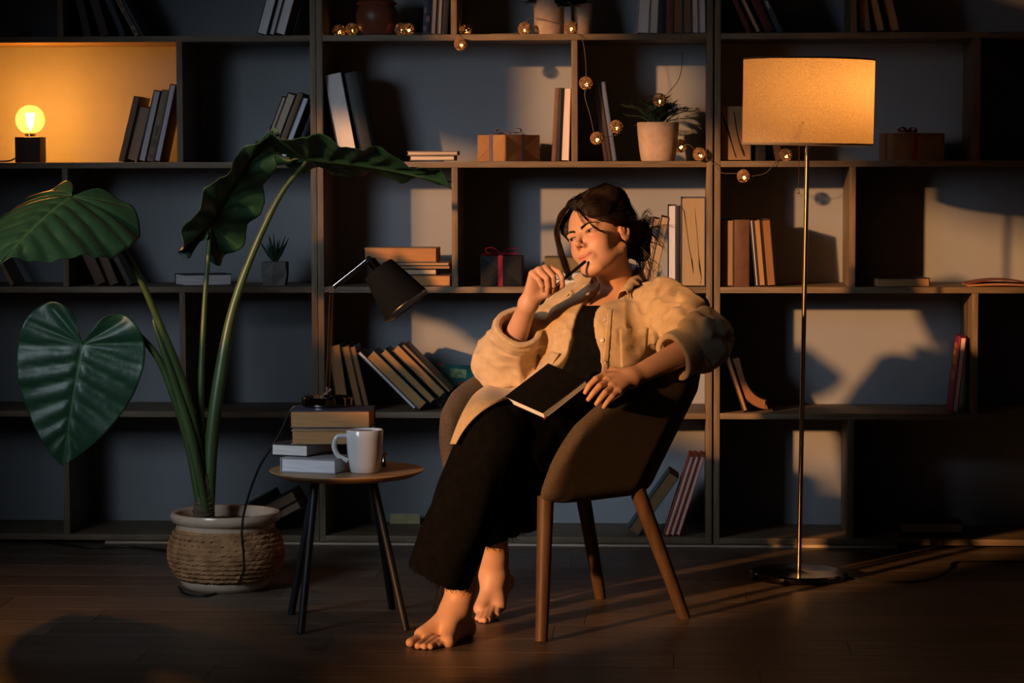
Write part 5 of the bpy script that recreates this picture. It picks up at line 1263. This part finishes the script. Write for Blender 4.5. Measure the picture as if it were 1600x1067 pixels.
# trousers
HLc = V3(686, 894, -1.635); HRc = V3(792, 838, -1.32)
def axis_noise(p, a, b, n_around, amp, seed):
    """folds running along the line a-b"""
    d = (b-a)/np.linalg.norm(b-a); q = p-a; t = q@d; r_ = q-t[:, None]*d
    u = np.cross(d, [0, 1.0, 0.1]); u /= np.linalg.norm(u); v_ = np.cross(d, u); an = np.arctan2(r_@v_, r_@u)
    return amp*np.sin(n_around*an+2.2*vnoise(p, 9, seed)+7*t)*(.6+.4*vnoise(p, 7, seed+1))
def hem_plane(pl_, pr_, dz):
    n = np.cross(pr_-pl_, np.array([0, 1.0, dz])); n /= np.linalg.norm(n)
    return n if n[2] < 0 else -n
nL = hem_plane(V3(628, 876, -1.66), V3(737, 921, -1.62), .10); pL0 = V3(683, 899, -1.64)
nR = hem_plane(V3(735, 860, -1.36), V3(850, 808, -1.30), .10); pR0 = V3(792, 834, -1.33)
def squash(p, c, k):
    q = p.copy(); q[:, 1] = c+(q[:, 1]-c)*k; return q
def f_pants(p):
    q = (p-HIP)@TM
    pel = smax(ell(q, (0, 0, .02), (.168, .128, .135)), q[:, 2]-.118, .01)
    tL = cone(p, LHIP, LKN, .093, .083); tR = smin(cone(p, RHIP, RKN, .090, .070), cone(p, np.array(U(832, 690, -1.52)), np.array(U(822, 800, -1.46)), .058, .050), .05)
    def shin(k, h, n0, p0, r0, r1, seed):
        dd = (h-k)/np.linalg.norm(h-k); e_ = h+dd*.06
        o_ = cone(p, k, e_, r0, r1+.004)-axis_noise(p, k, h, 5, .006, seed)*np.clip(((p-k)@dd)/.2, 0, 1)
        t = np.clip(((p-k)@dd)/np.linalg.norm(h-k), 0, 1)
        inn = o_+.007
        cut = (p-p0)@n0+.004*vnoise(p, 90, 6)
        return smax(smax(o_, cut, .002), -np.where(t > .45, inn, 1.0), .002)
    sL = shin(LKN+np.array([.0, .0, -.005]), HLc, nL, pL0, .081, .080, 3); sR = shin(RKN, HRc, nR, pR0, .070, .086, 8)
    th = smin(tL, tR, .03)
    fold = .0045*vnoise(p*np.array([1, 1, 1.0]), 16, 12)+.003*vnoise(p, 34, 13)
    d = smin(smin(pel, th, .04)-fold, np.minimum(sL, sR), .018)
    return d
lo, hi = bbox([tl_(-.17, 0, 0), tl_(.17, -.1, .12), LKN, RKN, V3(625, 880, -1.66), V3(740, 925, -1.62), V3(850, 805, -1.3), V3(735, 865, -1.36)], .10)
V, F = surface_nets(f_pants, lo, hi, .0038)
trousers = np_mesh('trousers', V, F, m_black, person, PORG, smooth_it=1)
# frayed hems
b = MB(); rg = random.Random(21)
for (n0, p0, h_) in ((nL, pL0, HLc), (nR, pR0, HRc)):
    near_ = V[(np.abs((V-p0)@n0) < .005) & (np.linalg.norm(V-h_, axis=1) < .14)]
    for k in range(150):
        if not len(near_): break
        q = near_[rg.randrange(len(near_))]; l_ = rg.uniform(.004, .011)*(2.0 if rg.random() < .04 else 1)
        b.tube([q, q+np.array([rg.uniform(-.4, .4)*l_, rg.uniform(-.3, .3)*l_, -l_*.6]), q+np.array([rg.uniform(-.7, .7)*l_, rg.uniform(-.3, .3)*l_, -l_])], [.0007, .0006, .0003], 4)
o = b.build('frayed_hem', m_black, trousers, PORG); o['kind'] = 'stuff'
# tank top
def f_tank(p):
    q = (p-HIP)@TM; h = q[:, 2]; a = np.abs(q[:, 0])
    d = f_trunk(p, .0075)-.0015*vnoise(q*np.array([1, 1, 2.2]), 28, 4)-.003*vnoise(q*np.array([.6, 1, 2.0]), 14, 7)*np.clip((.24-h)/.1, 0, 1)
    top = h-(TLEN-.086+.9*np.clip(a-.048, 0, .07)-2.0*np.clip(a-.098, 0, 1))
    return smax(smax(d, top, .003), .03-h, .004)
lo, hi = bbox([tl_(-.15, -.1, .02), tl_(.15, .13, TLEN), tl_(-.15, .13, .02), tl_(.15, -.1, TLEN), tl_(.15, .13, .02), tl_(-.15, -.1, TLEN)], .02)
V, F = surface_nets(f_tank, lo, hi, .0032)
np_mesh('tank_top', V, F, m_tank, person, PORG, smooth_it=1)
# shirt
def on_chest(px, py, f0=.10):
    """chest coordinates (across, up) of a photo point on the plane in front of the chest"""
    c = CAM; v = np.array(U(px, py, -1.0))-c; p0 = tl_(0, f0, TLEN*.6); t = ((p0-c)@TF)/(v@TF); q = (c+t*v-HIP)@TM; return q[0], q[2]
eR = sorted([on_chest(*q)[::-1] for q in ((931, 440), (916, 470), (909, 500), (901, 530), (890, 560), (872, 592), (848, 625))])
eL = sorted([on_chest(*q)[::-1] for q in ((972, 452), (955, 474), (943, 497), (937, 530), (937, 560), (939, 600), (942, 630))])
eRh, eRa = np.array([q[0] for q in eR]), np.array([q[1] for q in eR]); eLh, eLa = np.array([q[0] for q in eL]), np.array([q[1] for q in eL])
LCU = LEL+(LWR-LEL)*.40; RCU = REL+(RWR-REL)*.60
aL_ = (LWR-LEL)/np.linalg.norm(LWR-LEL); aR_ = (RWR-REL)/np.linalg.norm(RWR-REL)
def creases(p, s, seed):
    n = vnoise(p, s, seed); return (1-np.abs(n))**3
def shirt_parts(p, smooth=False):
    q = (p-HIP)@TM; h = q[:, 2]
    body = f_trunk(p, .0); body = smin(body, ell(q, (0, 0, .03), (.165, .12, .15)), .04)-.021
    shl = cone(p, LSH+TU*.002, LEL+np.array([.004, 0, .002]), .070, .072); sll = cone(p, LEL+np.array([.004, 0, .0]), LCU, .072, .053)
    shr = cone(p, RSH, REL+np.array([-.002, 0, -.004]), .066, .078); slr = cone(p, REL+np.array([-.004, 0, -.006]), RCU, .080, .055)
    sl = smin(smin(shl, sll, .025), smin(shr, slr, .025), .01)
    if smooth: return body, sl
    body = body-.005*np.sin(q[:, 0]*62+3*vnoise(q, 8, 3)+h*9)*np.clip((TLEN-.05-h)/.15, 0, 1)*.7
    # cross folds on the sleeves
    fl = (p-LSH)@((LEL-LSH)/np.linalg.norm(LEL-LSH)); fr = (p-REL)@aR_; fl2 = (p-LEL)@aL_
    near_l = np.exp(-(np.minimum(shl, sll)/.05)**2); near_r = np.exp(-(np.minimum(shr, slr)/.05)**2)
    cr = .0068*np.sin(fl*95+4*vnoise(p, 13, 5)+p[:, 2]*40)*near_l+.0065*np.sin(fr*80+4.5*vnoise(p, 12, 6))*near_r+.003*np.sin(fl2*90+4*vnoise(p, 14, 8))*near_l
    wr = .0058*(creases(p*np.array([1.2, 1.2, .7]), 12, 9)-.45)+.0044*(creases(p*np.array([.8, 1.0, 1.3]), 27, 19)-.45)+.0012*vnoise(p, 40, 10)
    return body-wr, sl-cr-.006*(creases(p, 11, 15)-.45)-wr
def f_shirt_out(p, smooth=False):
    b0, s0_ = shirt_parts(p, smooth); return smin(b0, s0_, .035)
def f_shirt(p):
    q = (p-HIP)@TM; h = q[:, 2]; a = q[:, 0]; fw = q[:, 1]
    b0, s0_ = shirt_parts(p)
    aR = np.interp(h, eRh, eRa); aL = np.interp(h, eLh, eLa)
    op = np.maximum(np.maximum(aR-a, a-aL), .02-fw)
    for c0, ax_ in ((LCU, aL_), (RCU, aR_)):
        t = (p-c0)@ax_; rad = np.linalg.norm(p-c0-t[:, None]*ax_, axis=1); s0_ = np.maximum(s0_, np.where(rad < .085, t, -1.0))
    d = smin(np.maximum(b0, -op), s0_, .03)
    # rolled cuffs
    for c0, ax_, r_, ln in ((LCU, aL_, .053, .046), (RCU, aR_, .055, .044)):
        t = (p-c0)@ax_; rad = np.linalg.norm(p-c0-t[:, None]*ax_, axis=1)
        ring = np.maximum(np.abs(rad-(r_+.003-.04*np.clip(-t, 0, .06)+.004*vnoise(p, 26, 17)))-.0065, np.abs(t+ln/2-.006)-ln/2)-.001
        d = smin(d, ring, .003)
    bs_, ss_ = shirt_parts(p, True); sh = np.maximum(d, -(np.minimum(bs_, ss_)+.026))
    for c0, ax_, e0, r_ in ((LCU, aL_, LEL, .045), (RCU, aR_, REL, .046)):
        sh = np.maximum(sh, -cone(p, c0-ax_*.08, c0+ax_*.06, r_, r_))
    sh = np.maximum(sh, -cone(p, NB-TU*.012+TF*.012, NB+TU*.2+TF*.05, .062, .085))
    return np.maximum(sh, (-.055-h)*.9)
lo, hi = bbox([LSH, RSH, LEL, REL, LCU, RCU, tl_(-.17, 0, -.06), tl_(.17, 0, -.06), tl_(0, .14, .1), tl_(0, -.14, .2), NB], .10)
V, F = surface_nets(f_shirt, lo, hi, .0036, pad=2.0)
# tail of the open front draped over the far thigh
def march(px, py, fs, off, Y0=-2.2, Y1=-.7):
    c = np.array(U(px, py, Y0)); e_ = np.array(U(px, py, Y1)); T_ = np.linspace(0, 1, 700); P = c+T_[:, None]*(e_-c); d = fs(P)-off
    k = np.where(d < 0)[0]; return P[k[0]] if len(k) else P[-1]
def f_lap(p): return np.minimum(np.minimum(f_pants(p), f_shell(p)), f_trunk(p, .012))
up_ = spline([(862, 548, 0), (822, 578, 0), (785, 592, 0), (755, 606, 0), (735, 624, 0), (718, 657, 0), (704, 695, 0)], 6); lw_ = spline([(876, 552, 0), (852, 588, 0), (818, 612, 0), (783, 625, 0), (754, 643, 0), (731, 668, 0), (714, 695, 0)], 6)
G_ = []
for a, c_ in zip(up_, lw_):
    G_.append([march(a[0]*(1-t)+c_[0]*t, a[1]*(1-t)+c_[1]*t, f_lap, .015) for t in np.linspace(0, 1, 9)])
G_ = np.array(G_)
for _ in range(4):       # relax the draped sheet
    Gs = G_.copy(); Gs[1:-1] = (G_[:-2]+2*G_[1:-1]+G_[2:])/4; G_ = Gs
    Gs = G_.copy(); Gs[:, 1:-1] = (G_[:, :-2]+2*G_[:, 1:-1]+G_[:, 2:])/4; G_ = Gs
ni, nj = G_.shape[:2]; tn = np.cross(np.gradient(G_, axis=0), np.gradient(G_, axis=1)); tn /= np.linalg.norm(tn, axis=2)[..., None]
tn = np.where((tn@np.array([0, -1.0, .6]))[..., None] < 0, -tn, tn)
wv = .004*np.sin(np.linspace(0, 9, ni))[:, None, None]*np.linspace(0, 1, nj)[None, :, None]
A_ = (G_+tn*(.004+wv)).reshape(-1, 3); B_ = (G_+tn*wv).reshape(-1, 3); base = len(V); idx = np.arange(ni*nj).reshape(ni, nj)
q4 = np.stack([idx[:-1, :-1], idx[1:, :-1], idx[1:, 1:], idx[:-1, 1:]], -1).reshape(-1, 4)
ring_ = np.concatenate([idx[0, :], idx[1:, -1], idx[-1, -2::-1], idx[-2:0:-1, 0]]); rn = np.roll(ring_, -1)
V = np.concatenate([V, A_, B_]); m2 = ni*nj
F = np.concatenate([F, q4+base, q4[:, ::-1]+base+m2, np.stack([ring_, rn, rn+m2, ring_+m2], 1)+base])
shirt = np_mesh('linen_shirt', V, F, m_linen, person, PORG, smooth_it=1)
# collar
def push_out(q, off):
    for _ in range(4):
        d = f_shirt_out(q[None])[0]
        if d >= off: break
        g = np.array([(f_shirt_out((q+np.eye(3)[k]*.004)[None])-f_shirt_out((q-np.eye(3)[k]*.004)[None]))[0] for k in range(3)]); g /= np.linalg.norm(g)+1e-9; q = q+g*(off-d)
    return q
CF_ = [V3(903, 477, -1.160), V3(919, 448, -1.105), V3(932, 426, -1.045), NB-TF*.050-TL*.03+TU*.044, NB-TF*.055+TL*.025+TU*.046, V3(995, 420, -1.085), V3(983, 437, -1.155), V3(967, 458, -1.205)]
CO_ = [V3(888, 470, -1.140), V3(896, 447, -1.085), V3(906, 431, -1.030), NB-TF*.092-TL*.04+TU*.010, NB-TF*.095+TL*.035+TU*.010, V3(1010, 437, -1.095), V3(1001, 453, -1.165), V3(986, 471, -1.222)]
fo = spline([tuple(q) for q in CF_], 8); ou = spline([tuple(q) for q in CO_], 8); b = MB(); P = []
for i, (a, c_) in enumerate(zip(fo, ou)):
    a = np.array(a); c_ = push_out(np.array(c_), .006); up1 = push_out(a*.5+c_*.5+TU*.004, .009)
    inn = a-TU*.030+(NB-TU*.01-a)*.05
    P.append([inn, a*.5+inn*.5, a, a*.8+up1*.2+TU*.003, up1+TU*(.003+.0015*math.sin(i*.9)), c_])
b.grid(P); o = b.build('collar', m_linen, shirt, PORG, angle=80); sd = o.modifiers.new('t', 'SOLIDIFY'); sd.thickness = .0026; sd.offset = 0
# buttons, placket and pockets
def f_sh(p): return f_shirt_out(p)
m_btn = pm('shell_button', (.62, .52, .42), .25, var=.1, scale=200, spec=.5)
for (px, py) in ((944, 499.5), (941, 531), (943.5, 567)):
    q = march(px, py, f_sh, .0015); g = np.array([(f_sh((q+np.eye(3)[k]*.004)[None])-f_sh((q-np.eye(3)[k]*.004)[None]))[0] for k in range(3)]); g /= np.linalg.norm(g)
    M_ = Vector(g).to_track_quat('Z', 'Y').to_matrix().to_4x4(); M_.translation = Vector(q)
    b = MB(); b.lathe([(.0001, .0), (.0056, .0), (.006, .001), (.0054, .002), (.0036, .0014), (.0001, .0013)], 18, M_); b.build('button', m_btn, shirt, PORG)
def applique(name, quad, n1, n2, off, th):
    b = MB(); P = []
    a, c_, d_, e_ = [np.array(q, float) for q in quad]
    for i in range(n1):
        s_ = i/(n1-1); l_ = a*(1-s_)+e_*s_; r_ = c_*(1-s_)+d_*s_; row_ = []
        for j in range(n2):
            t = j/(n2-1); k = l_*(1-t)+r_*t; row_.append(march(k[0], k[1], f_sh, off))
        P.append(row_)
    b.grid(P); o = b.build(name, m_linen, shirt, PORG, angle=80); sd = o.modifiers.new('t', 'SOLIDIFY'); sd.thickness = th; sd.offset = 0
applique('chest_pocket', ((968, 514), (1012, 512), (1010, 570), (970, 574)), 14, 11, .0014, .0022)
applique('button_placket', ((949, 488), (957, 484), (950, 590), (939, 592)), 26, 4, .0012, .002)
# ---------------------------------------------------------------- notebook and pen
A3, B3, C3 = V3(789, 620, -1.585), V3(848, 646, -1.645), V3(903, 588, -1.510)
e1 = B3-A3; L1 = np.linalg.norm(e1); e1 /= L1; e2 = C3-B3; e2 -= e1*(e2@e1); L2 = np.linalg.norm(e2); e2 /= L2; e3 = np.cross(e1, e2)
Mn = Matrix(((e1[0], e2[0], e3[0], A3[0]), (e1[1], e2[1], e3[1], A3[1]), (e1[2], e2[2], e3[2], A3[2]), (0, 0, 0, 1)))
nb = empty('notebook', (0, 0, 0), label='black notebook with white page edges lying on her lap', cat='notebook'); nb.matrix_world = Mn
tn_ = .0140
b = MB(); b.box((0, 0, 0), (L1, L2, .0016), bev=.0005); b.box((0, -.002, -tn_-.0002), (L1+.008, L2, -tn_+.0014), bev=.0005); b.box((0, L2-.002, -tn_+.001), (L1, L2, .001)); b.build('cover', pm('black_leatherette', (.005, .0045, .0045), .6, var=.3, scale=40, bump=.2, bscale=300, spec=.15), nb)
b = MB(); x0, y0, y1 = .002, .001, L2-.003     # the leaves fan out towards the fore edge
b.add([(x0, y0, -tn_+.0015), (L1+.0072, y0, -tn_+.0015), (L1+.0068, y1, -tn_+.0015), (x0, y1, -tn_+.0015), (x0, y0, -.0001), (L1+.0005, y0, -.0001), (L1-.001, y1, -.0001), (x0, y1, -.0001)], [(0, 3, 2, 1), (4, 5, 6, 7), (0, 1, 5, 4), (1, 2, 6, 5), (2, 3, 7, 6), (3, 0, 4, 7)])
b.build('pages', page_mat((.80, .78, .82), 'z'), nb, smooth=False)
b = MB(); b.tube([(L1+.006, .001, -.006), (L1+.008, -.003, -.009), (L1+.007, -.004, -.014)], .0014, 6); b.build('ribbon_marker', m_redr, nb)
pa, pb = V3(861, 452.5, -1.352), V3(914.5, 408.5, -1.262); dpen = pb-pa
pen = empty('pen', tuple(pa), label='slim black pen held to her lips', cat='pen')
b = MB(); b.tube([dpen*.36, dpen*.97, dpen], [.0042, .0042, .0038], 14); b.build('barrel', pm('pen_black', (.008, .008, .009), .5), pen)
b = MB(); b.tube([dpen*.06, dpen*.10, dpen*.36], [.0016, .0030, .0040], 14); b.build('grip', pm('pen_clear', (.42, .38, .42), .25), pen)
b = MB(); b.tube([dpen*0, dpen*.06], [.0005, .0013], 8); b.build('tip', m_brass, pen)
